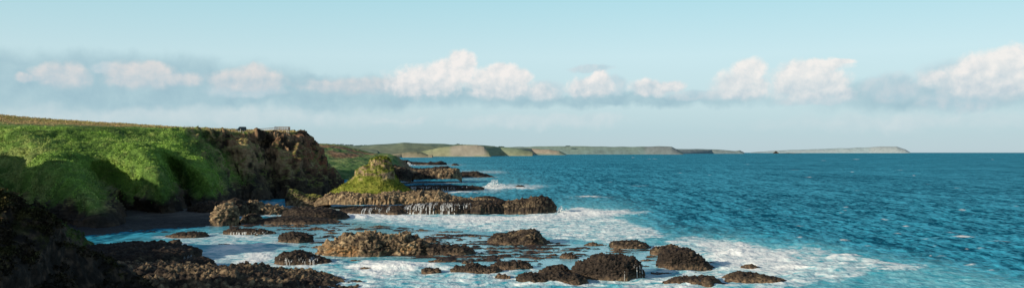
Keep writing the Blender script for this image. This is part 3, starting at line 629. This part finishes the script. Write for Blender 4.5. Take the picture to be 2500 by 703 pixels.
for x in (-hw*.3, hw*.2, hw*.72, hw*.95):
    for y in (-1.5, 1.5): MB().box((x, y, -1.4), (.16, .16, 2.5)).build('support_post', M_white, plat)
L2 = (624-1250)/F*448; bw = empty('boardwalk', (L0-.05, 453, deck)); tag(bw, 'pale handrailed boardwalk leading along the cliff top to the lookout platform', 'boardwalk')
dx = L2-L0; gz2 = gpt(626, 448)[2]-deck+.3; m = MB(); k = 40
for i in range(k): t = (i+.5)/k; m.box((dx*t, -2*t, gz2*t-.05), (abs(dx)/k*.93, 1.5, .07))
m.build('deck', M_timber, bw)
rail(bw, (dx, -2.8, gz2), (0, -.8, 0), 1.05, 9, False); rail(bw, (dx, -1.25, gz2), (0, .75, 0), 1.05, 9, False)
MB().bar((dx, -2.95, gz2+.02), (0, -.95, .02), .16, 6).build('pale_kerb', M_white, bw)
# people
def person(loc, rz, label, cloth, trousers, lean=0., h=1.75, arms='rail'):
    s = h/1.75
    J = dict(pel=(0,0,.95), waist=(0,.01,1.08), chest=(0,.0,1.32), neck=(0,.0,1.49), head0=(0,-.01,1.56), head1=(0,-.02,1.66), crown=(0,0,1.73),
        lsh=(-.19,0,1.42), lel=(-.24,-.06,1.15), lwr=(-.2,-.28,1.08), lh=(-.19,-.36,1.08), rsh=(.19,0,1.42), rel=(.24,-.05,1.15), rwr=(.21,-.24,1.05), rh=(.2,-.32,1.05),
        lhp=(-.1,0,.92), lkn=(-.11,-.02,.5), lan=(-.12,.02,.09), lto=(-.13,-.15,.04), rhp=(.1,0,.92), rkn=(.12,-.01,.5), ran=(.14,.03,.09), rto=(.16,-.14,.04))
    rad = dict(pel=.14, waist=.13, chest=.15, neck=.055, head0=.075, head1=.095, crown=.06, lsh=.065, lel=.045, lwr=.032, lh=.035, rsh=.065, rel=.045, rwr=.032, rh=.035, lhp=.1, lkn=.06, lan=.045, lto=.035, rhp=.1, rkn=.06, ran=.045, rto=.035)
    E = ['pel-waist','waist-chest','chest-neck','neck-head0','head0-head1','head1-crown','chest-lsh','lsh-lel','lel-lwr','lwr-lh','chest-rsh','rsh-rel','rel-rwr','rwr-rh','pel-lhp','lhp-lkn','lkn-lan','lan-lto','pel-rhp','rhp-rkn','rkn-ran','ran-rto']
    names = list(J); pts = [tuple(c*s for c in J[k]) for k in names]; ed = [tuple(names.index(q) for q in e.split('-')) for e in E]; rr = [rad[k]*s for k in names]
    for w_, sg in (('lh', -1), ('rh', 1)):       # four fingers and a thumb on each hand
        b = names.index(w_); bx, by, bz = pts[b]
        for q in range(5):
            o1 = len(pts)
            if q < 4: pts += [(bx+(q-1.5)*.018, by-.05, bz+.005), (bx+(q-1.5)*.02, by-.085, bz-.03)]
            else: pts += [(bx-sg*.035, by-.015, bz+.005), (bx-sg*.045, by-.05, bz-.01)]
            rr += [.009, .008]; ed += [(b, o1), (o1, o1+1)]
    me = bpy.data.meshes.new('person'); me.from_pydata(pts, ed, []); me.update()
    root = bpy.data.objects.new('person', me); COL.objects.link(root); root.location = loc; root.rotation_euler = (0, 0, rz)
    md = root.modifiers.new('Skin', 'SKIN'); sv = me.skin_vertices[0].data
    for i, r_ in enumerate(rr): sv[i].radius = (r_, r_)
    sv[0].use_root = True; root.modifiers.new('Sub', 'SUBSURF').levels = 1; root.modifiers['Sub'].render_levels = 2
    me.materials.append(M_skin)
    def tube(name, path, rad, mat, cap=True):    # clothing that follows the body
        m = MB(); n = 12; rings = []
        for (x, y, z), r_ in zip(path, rad):
            rings.append([(x*s+math.cos(2*math.pi*i/n)*r_[0]*s, y*s+math.sin(2*math.pi*i/n)*r_[1]*s, z*s) for i in range(n)])
        f = [(a*n+i, a*n+(i+1) % n, (a+1)*n+(i+1) % n, (a+1)*n+i) for a in range(len(rings)-1) for i in range(n)]
        m.poly([p for r_ in rings for p in r_], f+[tuple(range(n))[::-1], tuple(range((len(rings)-1)*n, len(rings)*n))])
        return m.build(name, mat, root, smooth=True)
    tube('jacket', [(0,0,.86),(0,0,1.0),(0,0,1.2),(0,0,1.38),(0,0,1.47),(0,0,1.5)], [(.19,.15),(.18,.15),(.19,.155),(.225,.15),(.15,.11),(.075,.07)], cloth)
    for sg in (-1, 1):
        tube('sleeve', [(.2*sg,0,1.43),(.235*sg,-.03,1.3),(.25*sg,-.06,1.14),(.225*sg,-.17,1.1),(.21*sg,-.24,1.07)], [(.075,.075),(.07,.07),(.06,.06),(.05,.055),(.045,.05)], cloth)
        tube('trouser_leg', [(.1*sg,0,.95),(.115*sg,-.01,.7),(.12*sg,-.02,.5),(.13*sg,.01,.28),(.135*sg,.02,.1)], [(.115,.13),(.095,.1),(.08,.085),(.07,.075),(.065,.075)], trousers)
        MB().box((.13*sg*s, -.05*s, .05*s), (.1*s, .28*s, .1*s)).build('shoe', M_rubber, root, .03)
        MB().bar((.035*sg*s, -.108*s, 1.655*s), (.035*sg*s, -.118*s, 1.655*s), .011, 8).build('eye', M_hair, root)
        MB().box((.097*sg*s, -.005*s, 1.64*s), (.02*s, .045*s, .06*s)).build('ear', M_skin, root, .008)
    MB().poly([(-.012*s,-.105*s,1.66*s),(.012*s,-.105*s,1.66*s),(0,-.14*s,1.615*s),(-.016*s,-.105*s,1.605*s),(.016*s,-.105*s,1.605*s)], [(0,1,2),(0,2,3),(1,4,2),(3,2,4)]).build('nose', M_skin, root)
    MB().box((0, -.104*s, 1.58*s), (.05*s, .012*s, .01*s)).build('mouth', M_lamp, root)
    tube('hair', [(0,.025,1.56),(0,.03,1.63),(0,.025,1.7),(0,.015,1.75),(0,.01,1.775)], [(.088,.085),(.108,.1),(.108,.105),(.085,.085),(.03,.03)], M_hair)
    return tag(root, label, 'person')
person(((671.3-1250)/F*452, 452.2, deck), R(-20), 'person in dark jacket standing left of another on the lookout', M_dark, M_brown, h=1.8)
person(((675.3-1250)/F*452, 452.6, deck), R(40), 'person in dark top and brown trousers standing right of another on the lookout', M_dark, M_brown, h=1.7)

# ------------------------------------------------------------------ waterfalls and splashes
from mathutils.bvhtree import BVHTree
def falls(label, rk, px0, px1, ztop, n, wmax, seed):
    Q, nu, nv = ROCKS[rk]; r = np.random.default_rng(seed); V = []; Fq = []
    bvh = BVHTree.FromPolygons(Q.reshape(-1, 3).tolist(), grid_faces(nu, nv).tolist())
    yc = Q[..., 1].min(); ym = Q[..., 1].mean()
    cl = r.uniform(px0, px1, max(3, n//5))
    for i in range(n):
        px = r.choice(cl)+r.normal(0, (px1-px0)*.035) if r.random() < .75 else r.uniform(px0, px1); x = (px-1250)/F*(yc+1.5); pts = []
        for j in range(60):
            y = ym-(ym-yc+.8)*j/59; h = bvh.ray_cast(Vector((x, y, 60)), Vector((0, 0, -1)))
            z = h[0].z if h[0] is not None else 0.
            if z > ztop: pts = []; continue
            pts.append((x+.05*math.sin(j*.8+i), y-.07, max(z, 0)+.06))
            if z <= .02: break
        pts = pts[::2]
        st = int(r.integers(0, max(1, len(pts)//2))); pts = pts[st:]; pts = pts[:max(3, int(len(pts)*r.uniform(.55, 1.15)))]
        if len(pts) < 3: continue
        w0 = r.uniform(.3, 1)*wmax; b = len(V)
        for j, p in enumerate(pts): ww = w0*(.35+1.3*j/len(pts))*(1+.35*math.sin(2.3*j+i)); V += [(p[0]-ww/2, p[1], p[2]), (p[0]+ww/2, p[1]-.02, p[2])]
        Fq += [(b+2*j, b+2*j+1, b+2*j+3, b+2*j+2) for j in range(len(pts)-1)]
    if not Fq: print('EMPTY FALL', label); return
    tag(mesh_np('waterfall', np.array(V), np.array(Fq), M_fall), label, 'waterfall')
SH = 'long low dark rock shelf with water pouring off it below the grassy stack'
falls('wide white curtain of water falling off the shelf below the stack', SH, 985, 1066, 4.2, 75, .26, 1)
falls('white strands of water falling from the shelf right of the wide curtain', SH, 1076, 1160, 4.0, 44, .24, 2)
falls('faint trickles of water down the shelf under the left of the stack', SH, 880, 962, 3., 30, .2, 3)
falls('thin strands of water on the left of the brown block', 'blunt brown rock block at the seaward end of the shelf below the stack', 1164, 1215, 4., 26, .22, 4)
falls('white trickles spilling over the thin ledge before the column wall', 'thin black ledge with small cascades in front of the column wall', 1000, 1130, 2.2, 60, .4, 5)
falls('small waterfall dropping off the shaded ledge', 'dark flat rock ledge in shade with a small waterfall at its end', 418, 440, 2.4, 22, .12, 6)
falls('white water spilling down the left face of the broken ledge', 'broken ledge with white water spilling down its left face', 682, 780, 1.5, 32, .12, 7)
falls('line of little white falls along the thin ledge by the bay', 'thin ledge with a line of small falls beyond the bay', 560, 668, .8, 60, .2, 8)
falls('white seams of water running down the right of the broad black rock', 'broad black rock with seams of white water in the lower middle', 1515, 1572, 2.6, 9, .10, 9)
falls('white drips at the foot of the rounded dome rock', 'rounded dark dome rock with a pale brown foot at the right of the reef', 1645, 1700, .9, 16, .12, 11)
def splash(label, px, py, wpx, hpx, n, seed, name='wave_splash'):
    r = np.random.default_rng(seed); p = WS(px, py); s = p[1]/F; V = []
    u = r.normal(0, .33, n); t = r.random(n)**1.7
    env = np.exp(-(u*1.6)**2)
    c = np.stack([p[0]+u*wpx*s*.8+t*.12*wpx*s, p[1]+r.normal(0, .22, n)*wpx*s*.5, t*env*hpx*s*(.7+.5*vnoise(np.stack([u*6, u*0+seed], -1), seed))], -1)
    sz = s*r.uniform(.5, 1.5, n)*(1.15-t*.75)
    a = r.normal(0, 1, (n, 3)); a /= np.linalg.norm(a, axis=1, keepdims=True); b = np.cross(a, r.normal(0, 1, (n, 3))); b /= np.linalg.norm(b, axis=1, keepdims=True)
    V = np.stack([c-a*sz[:, None], c+b*sz[:, None], c+a*sz[:, None], c-b*sz[:, None]], 1).reshape(-1, 3)
    tag(mesh_np(name, V, np.arange(len(V)).reshape(-1, 4), M_foam), label, 'wave')
splash('tall burst of white spray breaking behind the shelf', 1205, 461, 70, 26, 2600, 21)
splash('white breaker against the end of the brown block', 1368, 520, 40, 16, 1400, 22)
splash('white surf bursting at the left of the distant reef line', 990, 403, 30, 8, 700, 23)
splash('white surf burst on the low black rock beyond the column wall', 1150, 432, 50, 5, 500, 24)
splash('small curling white crest in the blue bay', 568, 606, 40, 9, 800, 25)
splash('white wave bursting into the left end of the long shelf', 845, 527, 30, 10, 700, 26)
splash('white spray right of the rounded dome rock', 1775, 626, 45, 9, 700, 27)

# ------------------------------------------------------------------ sea
f1k = F*1024/2500
pyk = [703+140]
rr = [98.0]
while rr[-1] < 60000:
    rr.append(rr[-1]+max(.30, .40*rr[-1]**2/(H*f1k)) if rr[-1] < 9000 else rr[-1]*1.12)
rr = np.array(rr); nC = 1500
th = np.linspace(-.72, .72, nC)          # bearing
Rr, TH = np.meshgrid(rr, th, indexing='ij')
X = np.tan(TH)*Rr; Y = Rr.copy()
PX = 1250+X/Y*F; PY = HOR+H/Y*F
dr = np.gradient(rr)[:, None]
XY = np.stack([X, Y], -1)
zones = [  # polygon, density, blur in vertices
 ([(822,511),(1000,524),(1200,524),(1360,520),(1400,507),(1480,511),(1600,518),(1480,528),(1600,560),(1640,575),(1570,590),(1420,592),(1220,565),(1000,552),(850,541),(800,528)], .62),
 ([(830,512),(1000,522),(1360,524),(1380,506),(1460,510),(1590,518),(1400,532),(1150,540),(950,535),(860,530)], .38),
 ([(1590,600),(1680,574),(1800,585),(1880,602),(2020,612),(2200,640),(2280,652),(2120,668),(1960,690),(1880,706),(1480,706),(1560,690),(1600,660)], .58),
 ([(1700,590),(1840,605),(1960,630),(1980,660),(1900,668),(1760,650)], .28),
 ([(900,628),(1100,650),(1300,680),(1500,706),(860,706),(700,665),(560,640),(640,620),(700,648),(840,648)], .5),
 ([(830,648),(900,636),(1000,640),(1090,652),(1000,664),(900,664)], .42),
 ([(560,556),(680,562),(790,598),(700,604),(600,582),(540,568)], .55),
 ([(520,598),(620,596),(700,606),(690,625),(620,640),(520,645),(490,620)], .6),
 ([(420,575),(560,570),(650,590),(540,600),(440,600)], .5),
 ([(1186,452),(1250,448),(1362,453),(1300,462),(1190,464)], .6),
 ([(1020,466),(1180,462),(1250,468),(1100,475),(1030,474)], .4),
 ([(1360,478),(1480,478),(1530,482),(1400,486)], .32),
 ([(975,398),(1140,401),(1140,404),(980,405)], .75),
 ([(1115,415),(1240,418),(1245,423),(1130,424)], .6),
 ([(1120,432),(1180,432),(1200,438),(1130,440)], .5),
 ([(950,383.5),(1200,381),(1200,382.6),(960,385.4)], .55),
 ([(1190,378.6),(1380,377.2),(1380,378.2),(1190,380.4)], .5),
 ([(640,494),(705,492),(705,500),(640,502)], .7),
]
foam = np.zeros_like(X)
wj = np.stack([fbm(XY/9, 3, 601), fbm(XY/9, 3, 602)], -1)
jx = PX+wj[..., 0]*14*np.clip(300/Y, .05, 2); jy = PY+wj[..., 1]*9*np.clip((PY-HOR)/180, .02, 2)
for poly, dens in zones:
    foam = np.maximum(foam, 0)+(dens+.02)*inpoly(jx, jy, poly)
foam = blur(foam, 3)
aer = np.clip(blur(foam, 22)*2.0, 0, 1)
aer = np.maximum(aer, blur(inpoly(jx, jy, [(280,600),(520,556),(760,560),(1500,570),(1750,572),(2000,600),(2300,645),(2560,690),(2560,800),(-100,800),(200,620)]).astype(float), 14)*.85)
for (cx_, cy_, rx_, ry_, k) in FOOT:
    if k == 0: continue
    dd = np.sqrt(((X-cx_)/(rx_+1.5))**2+((Y-cy_)/(ry_+2.2))**2)
    m = dd < 1.6
    foam[m] = np.maximum(foam[m], (k*.62*sst(1.5, .95, dd[m])))
calm = blur(inpoly(PX, PY, REEF).astype(float), 8)
foam *= 1-.6*calm
caps = [(2338,579,50,2.0),(2372,646,18,1.3),(2213,553,9,1.5),(2190,571,14,1.2),(1560,453,28,1.2),(2440,588,24,1.2),(2325,569,14,1.5),(1950,552,16,1.2),(2060,586,14,1.2),(1490,444,10,1.),(1660,422,9,.7),(2260,583,14,1.2),(2120,600,20,1.5),(2420,660,18,1.4),(2300,625,16,1.4)]
rc = np.random.default_rng(31)
for _ in range(46):
    py_ = 384+rc.random()**1.4*250; px_ = rc.uniform(1400, 2500)
    if px_ > 1450+(py_-380)*2.2: caps.append((px_, py_, rc.uniform(5, 13), rc.uniform(.5, .9)+(py_-380)/500))
capm = np.zeros_like(X)
for (px, py, w_, h_) in caps:
    dd = ((PX-px+2*wj[..., 0])/w_)**2+((PY-py+1.2*wj[..., 1]*h_)/h_)**2; capm = np.maximum(capm, np.exp(-dd*1.2))
foam = np.clip(np.maximum(foam, capm*.75*(1+.8*wj[..., 0])), 0, 1.4)
# breaking crests
brk = np.zeros_like(X)
for (px, py, w_, h_) in [(1430,521,70,.9),(1795,622,60,.9),(1560,562,70,.6),(570,608,34,1.0),(960,652,70,.7),(1490,540,60,.5),(2060,628,70,.7),(1250,461,60,1.6),(872,532,34,.9),(1180,548,70,.5),(1950,655,60,.6),(1650,590,50,.6),(640,600,50,.6),(1340,690,60,.6),(1700,690,70,.6),(1130,470,50,.8),(1440,481,50,.7),(2150,640,50,.5)]:
    c_ = WS(px, py); xx = (X-c_[0])/(w_*c_[1]/F); yy = (Y-c_[1]+2.5*wj[..., 0]*1.5+3*xx**2)/(1.6 if c_[1] < 300 else 4.)
    brk = np.maximum(brk, h_*np.exp(-xx**2*1.3-np.where(yy > 0, yy**2*.5, yy**2)))
foam = np.clip(foam+.7*sst(.2, .7, brk), 0, 1.4)
# waves
Zs = np.zeros_like(X); rs = np.random.default_rng(3)
for lam, am, ang0 in [(26,.14,-.25),(17,.11,.1),(11,.10,-.3),(7,.10,.15),(4.5,.085,-.2),(3,.06,.3)]:
    ok_ = np.clip(lam/(2.2*dr)-.5, 0, 1)
    for k in range(3):
        a_ = ang0+rs.normal(0, .2); l_ = lam*rs.uniform(.8, 1.25); ph = rs.random()*6.28
        dx_, dy_ = math.sin(a_), -math.cos(a_)
        arg = 2*math.pi*(X*dx_+Y*dy_)/l_+ph+1.3*wj[..., k % 2]
        Zs += ok_*am*.6*(np.exp(np.sin(arg)-1)*1.6-.75)
nz_ = fbm(XY*np.array([.22, .34]), 4, 611, gain=.6)*np.clip(4/dr-.3, 0, 1)
Zs += .40*nz_
Zs *= (1-.93*calm)*(1-.45*np.clip(foam, 0, 1)*0)
shel = sst(345, 250, Y)*sst(-30, -75, X); Zs *= 1-.75*shel
Zs += .35*np.clip(foam-.6, 0, .6)*np.clip(4/dr, 0, 1)*(.6+fbm(XY/2.2, 3, 612))*(1-calm)
Zs += capm*.12*np.clip(3/dr, 0, 1)
Zs += brk*.9
Zs[0] = 0
M_sea, N, L = new_mat('sea_water')
out = nd(N, 'ShaderNodeOutputMaterial'); geo = nd(N, 'ShaderNodeNewGeometry')
def mapn(vec, sx, sy): 
    m = nd(N, 'ShaderNodeVectorMath', operation='MULTIPLY'); m.inputs[1].default_value = (sx, sy, 1); L.new(vec, m.inputs[0]); return m.outputs[0]
def math2(op, a, b=None, clamp=False):
    m = nd(N, 'ShaderNodeMath', operation=op, use_clamp=clamp)
    for i, q in enumerate((a, b)):
        if q is None: continue
        if isinstance(q, (int, float)): m.inputs[i].default_value = q
        else: L.new(q, m.inputs[i])
    return m.outputs[0]
def mixrgb(f, a, b):
    m = nd(N, 'ShaderNodeMix', data_type='RGBA')
    for s_, q in ((m.inputs['Factor'], f), (m.inputs[6], a), (m.inputs[7], b)):
        if isinstance(q, tuple): s_.default_value = q+(1,)
        elif isinstance(q, (int, float)): s_.default_value = q
        else: L.new(q, s_)
    return m.outputs[2]
def maprange(v, a, b, c, d, smooth=False):
    m = nd(N, 'ShaderNodeMapRange', i_1=a, i_2=b, i_3=c, i_4=d); m.clamp = True
    if smooth: m.interpolation_type = 'SMOOTHSTEP'
    L.new(v, m.inputs[0]); return m.outputs[0]
pos = geo.outputs['Position']
attr = {k: nd(N, 'ShaderNodeAttribute', attribute_name=k).outputs['Fac'] for k in ('foam', 'aer', 'calm')}
def nz3(sx, sy, det, ro, dist=0.):
    n_ = nd(N, 'ShaderNodeTexNoise', i_Scale=1., i_Detail=det, i_Roughness=ro, i_Distortion=dist); L.new(mapn(pos, sx, sy), n_.inputs['Vector']); return n_.outputs['Fac']
cA = nz3(1/1.7, 1/3., 3., .6, .4); cB = nz3(1/2.0, 1/11., 3., .6, .3); cC = nz3(1/4.2, 1/48., 3., .6, .2); cD = nz3(1/12., 1/190., 4., .6, .2); cE = nz3(1/120., 1/220., 3., .5)
chopv = math2('ADD', math2('ADD', math2('ADD', math2('MULTIPLY', cA, .30), math2('MULTIPLY', cB, .30)), math2('MULTIPLY', cC, .28)), math2('ADD', math2('MULTIPLY', cD, .14), math2('MULTIPLY', cE, .10)))
fine_ = nd(N, 'ShaderNodeTexNoise', i_Scale=.45, i_Detail=7., i_Roughness=.62, i_Distortion=.6); L.new(mapn(pos, .8, 1), fine_.inputs['Vector'])
lace = nd(N, 'ShaderNodeTexNoise', i_Scale=.16, i_Detail=8., i_Roughness=.66, i_Distortion=1.2); L.new(mapn(pos, .6, 1), lace.inputs['Vector'])
cv = maprange(chopv, .505, .622, 0, 1)
deep = mixrgb(cv, (.002, .088, .155), (.05, .44, .62))
turq = mixrgb(maprange(fine_.outputs['Fac'], .35, .65, 0, 1), (.05, .40, .50), (.30, .66, .73))
body = mixrgb(attr['aer'], deep, turq)
# foam: attribute pushed through lace noise
ridge_ = math2('SUBTRACT', 1.0, math2('MULTIPLY', math2('ABSOLUTE', math2('SUBTRACT', lace.outputs['Fac'], .5)), 5.0))
fsum = math2('ADD', math2('MULTIPLY', attr['foam'], 1.25), math2('ADD', math2('MULTIPLY', math2('SUBTRACT', fine_.outputs['Fac'], .5), 2.2), math2('MULTIPLY', ridge_, .22)))
ff = maprange(fsum, .40, 1.42, 0, 1, True)
ff = math2('MULTIPLY', ff, maprange(attr['foam'], .03, .2, 0, 1))
colr = mixrgb(math2('MULTIPLY', ff, .93), body, (.93, .95, .94))
bmp = nd(N, 'ShaderNodeBump', i_Strength=.55, i_Distance=.5)
L.new(math2('ADD', fine_.outputs['Fac'], math2('ADD', cA, cB)), bmp.inputs['Height'])
dif = nd(N, 'ShaderNodeBsdfDiffuse'); L.new(colr, dif.inputs['Color']); L.new(bmp.outputs[0], dif.inputs['Normal'])
glo = nd(N, 'ShaderNodeBsdfGlossy', i_Roughness=.22); glo.inputs['Color'].default_value = (1, 1, 1, 1)
bm2 = nd(N, 'ShaderNodeBump', i_Distance=.25); L.new(maprange(attr['calm'], 0, 1, .5, .06), bm2.inputs['Strength']); L.new(fine_.outputs['Fac'], bm2.inputs['Height']); L.new(bm2.outputs[0], glo.inputs['Normal'])
mx = nd(N, 'ShaderNodeMixShader')
gf = math2('MULTIPLY', math2('ADD', .012, math2('ADD', math2('MULTIPLY', attr['calm'], .42), math2('MULTIPLY', cv, .045))), math2('SUBTRACT', 1.0, ff))
L.new(gf, mx.inputs[0]); L.new(dif.outputs[0], mx.inputs[1]); L.new(glo.outputs[0], mx.inputs[2]); L.new(mx.outputs[0], out.inputs[0])
sea = mesh_np('sea', np.stack([X, Y, Zs], -1), grid_faces(len(rr), nC, True), M_sea, attrs=dict(foam=foam, aer=aer, calm=calm))
tag(sea, kind='structure')

# ------------------------------------------------------------------ sun, sky, clouds
SUN_AZ = math.atan2(-.835, -.55); SUN_EL = R(17)
sd = Vector((math.sin(SUN_AZ)*math.cos(SUN_EL), math.cos(SUN_AZ)*math.cos(SUN_EL), math.sin(SUN_EL)))
ld = bpy.data.lights.new('sun', 'SUN'); ld.energy = 5.0; ld.angle = R(.5); ld.color = (1, .87, .68)
lo_ = bpy.data.objects.new('sun', ld); COL.objects.link(lo_); lo_.rotation_euler = sd.to_track_quat('Z', 'Y').to_euler(); lo_.location = (0, 0, 300)
wd = bpy.data.worlds.new('World'); scene.world = wd; wd.use_nodes = True
nt = wd.node_tree; N, L = nt.nodes, nt.links; N.clear()
STR = .1
out = nd(N, 'ShaderNodeOutputWorld'); bg = nd(N, 'ShaderNodeBackground', i_Strength=STR); L.new(bg.outputs[0], out.inputs[0])
sky = nd(N, 'ShaderNodeTexSky', sky_type='NISHITA', sun_disc=False, sun_elevation=SUN_EL, sun_rotation=SUN_AZ % (2*math.pi))
sky.air_density = 1.0; sky.dust_density = 1.0; sky.ozone_density = 1.5
tc = nd(N, 'ShaderNodeTexCoord'); sp = nd(N, 'ShaderNodeSeparateXYZ'); L.new(tc.outputs['Generated'], sp.inputs[0])
az = math2('ARCTAN2', sp.outputs[0], sp.outputs[1]); el = math2('ARCSINE', sp.outputs[2])
cb = nd(N, 'ShaderNodeCombineXYZ'); L.new(az, cb.inputs[0]); L.new(el, cb.inputs[1]); AE = cb.outputs[0]
def ae(px, py): a = math.atan((px-1250)/F); return a, math.atan((HOR-py)/F*math.cos(a))
def s2l(c): return tuple(((v/255+.055)/1.055)**2.4 if v > 10 else v/255/12.92 for v in c)
def SC(r, g, b): return tuple(v/STR for v in s2l((r, g, b)))
# base gradient laid over the physical sky near the horizon
deg = math2('MULTIPLY', el, 57.2958)
ramp = nd(N, 'ShaderNodeValToRGB'); cr_ = ramp.color_ramp
stops = [(0, (190,211,219)), (.13, (186,214,223)), (.32, (198,225,232)), (.6, (204,234,241)), (1., (177,225,236))]
while len(cr_.elements) < len(stops): cr_.elements.new(.5)
for e, (p_, c_) in zip(cr_.elements, stops): e.position = p_; e.color = s2l(c_)+(1,)
L.new(maprange(deg, 0, 10, 0, 1), ramp.inputs[0])
rs_ = nd(N, 'ShaderNodeVectorMath', operation='SCALE'); rs_.inputs['Scale'].default_value = 1/STR; L.new(ramp.outputs[0], rs_.inputs[0])
low = maprange(deg, 9, 26, .88, 0.0, True)
base = mixrgb(low, sky.outputs[0], rs_.outputs[0])
# slightly darker to the left
azd = maprange(az, -.55, .15, .95, 1.02)
bsc = nd(N, 'ShaderNodeVectorMath', operation='SCALE'); L.new(base, bsc.inputs[0]); L.new(azd, bsc.inputs['Scale']); base = bsc.outputs[0]
wn = nd(N, 'ShaderNodeTexNoise', i_Scale=26., i_Detail=7., i_Roughness=.6); L.new(AE, wn.inputs['Vector'])
def vsub(a, v): 
    m = nd(N, 'ShaderNodeVectorMath', operation='SUBTRACT'); L.new(a, m.inputs[0])
    if isinstance(v, tuple): m.inputs[1].default_value = v
    else: L.new(v, m.inputs[1])
    return m.outputs[0]
def vscale(a, s): m = nd(N, 'ShaderNodeVectorMath', operation='SCALE'); L.new(a, m.inputs[0]); m.inputs['Scale'].default_value = s; return m.outputs[0]
def vmul(a, v): m = nd(N, 'ShaderNodeVectorMath', operation='MULTIPLY'); L.new(a, m.inputs[0]); m.inputs[1].default_value = v; return m.outputs[0]
def vlen(a): m = nd(N, 'ShaderNodeVectorMath', operation='LENGTH'); L.new(a, m.inputs[0]); return m.outputs['Value']
def warped(vec, amt):
    w_ = vscale(vsub(wn.outputs['Color'], (.5, .5, .5)), -amt); return vsub(vec, w_)
def blobs(vec, lst):
    r = None
    for (px, py, rx_, ry_, k) in lst:
        a, e = ae(px, py); kx = math.cos(math.atan((px-1250)/F))**2; rx_ *= 1.12; ry_ *= 1.22
        v = vmul(vsub(vec, (a, e, 0)), (F/rx_/kx, F/ry_, 0))
        q = math2('MULTIPLY', math2('SUBTRACT', 1.0, vlen(v)), k)
        r = q if r is None else math2('MAXIMUM', r, q)
    return r
def layer(base, lst, vec, noise_scale, noise_amt, edge, colA, colB, opac, flat=None, light=.006):
    ns = nd(N, 'ShaderNodeTexNoise', i_Scale=noise_scale, i_Detail=8., i_Roughness=.58); L.new(vec, ns.inputs['Vector'])
    n2 = nd(N, 'ShaderNodeTexNoise', i_Scale=noise_scale, i_Detail=8., i_Roughness=.58); L.new(vsub(vec, (light, -light*.9, 0)), n2.inputs['Vector'])
    b = blobs(vec, lst)
    dn = math2('ADD', b, math2('MULTIPLY', math2('SUBTRACT', ns.outputs['Fac'], .5), noise_amt))
    al = math2('MULTIPLY', maprange(dn, 0, edge, 0, 1, True), opac)
    # lit where the density toward the sun (up and left) is lower
    sh = math2('ADD', math2('MULTIPLY', math2('SUBTRACT', ns.outputs['Fac'], n2.outputs['Fac']), 3.2), .5)
    if flat is not None:
        lo_e = ae(1250, flat[0])[1]; hi_e = ae(1250, flat[1])[1]
        sh = math2('ADD', math2('MULTIPLY', sh, .45), math2('MULTIPLY', maprange(el, lo_e, hi_e, 0, 1, True), .62), True)
        al = math2('MULTIPLY', al, maprange(math2('ADD', el, math2('MULTIPLY', math2('SUBTRACT', ns.outputs['Fac'], .5), .006)), ae(1250, flat[0]+14)[1], ae(1250, flat[0]-12)[1], 0, 1, True))
    cc = mixrgb(sh, SC(*colA), SC(*colB))
    return mixrgb(al, base, cc)
v1 = warped(AE, .012); v2 = warped(AE, .03)
# low soft streak band
base = layer(base, [(300,205,620,70,1),(700,225,520,48,1),(-60,190,320,70,1),(1050,235,420,34,.8),(1500,245,500,22,.8),(2300,235,420,40,.8)], v2, 22., .55, .55, (157,190,203), (173,203,212), .92)
base = layer(base, [(500,285,700,26,1),(1300,298,260,18,1),(1420,292,130,16,1.2),(940,292,60,8,1),(1010,294,50,7,1),(1260,300,50,9,1),(2200,300,500,26,.8),(100,292,260,20,1)], v2, 30., .6, .8, (196,214,220), (214,224,227), .55)
# shadowed small clouds
base = layer(base, [(1445,168,60,10,1),(2180,215,90,34,1),(2330,190,110,42,1),(2350,240,130,32,1),(1330,222,56,26,1),(1700,232,90,14,1),(600,225,110,16,1),(1500,210,40,24,1),(1990,245,120,12,1),(250,165,40,12,1)], v1, 60., .5, .5, (182,207,217), (203,215,221), .7)
# cumulus
base = layer(base, [(150,186,80,30,1),(340,186,100,34,1),(370,168,40,22,1),(440,196,70,18,.8),(60,192,36,12,.8),(605,200,105,32,1),(620,180,46,26,1),(870,212,150,24,.9),(960,214,120,22,1)], v1, 70., .55, .45, (182,201,211), (226,222,220), .85, flat=(228,168))
base = layer(base, [(1040,200,110,42,1),(1100,178,72,36,1.1),(1125,154,46,34,1.15),(1215,206,92,44,1.1),(1225,180,54,24,1.1),(1275,188,30,22,1),(1440,214,62,28,1),(1465,192,28,20,1),(1590,216,62,22,1),(1640,208,40,16,1),(1320,226,40,22,.8)], v1, 80., .75, .46, (192,208,216), (246,240,236), .92, flat=(242,172))
base = layer(base, [(1810,208,84,38,1),(1832,172,50,30,1.1),(1975,205,110,50,1.2),(2000,160,80,18,1),(2050,150,40,9,1),(1950,178,60,32,1),(2060,235,40,24,.8),(2420,185,130,52,1.2),(2460,150,80,34,1.1),(2500,215,90,40,1),(2280,190,60,18,.7)], v1, 72., .72, .48, (195,210,218), (244,240,236), .92, flat=(250,165))
L.new(base, bg.inputs['Color'])

# ------------------------------------------------------------------ camera
cd = bpy.data.cameras.new('camera'); cam_o = bpy.data.objects.new('camera', cd); COL.objects.link(cam_o)
cam_o.location = (0, 0, H); cam_o.rotation_euler = (R(90), 0, 0)
cd.sensor_width = 36; cd.lens = 36*F/2500; cd.shift_y = (HOR-351.5)/2500; cd.clip_start = .5; cd.clip_end = 200000
scene.camera = cam_o
scene.view_settings.view_transform = 'Standard'; scene.view_settings.look = 'None'; scene.view_settings.exposure = 0
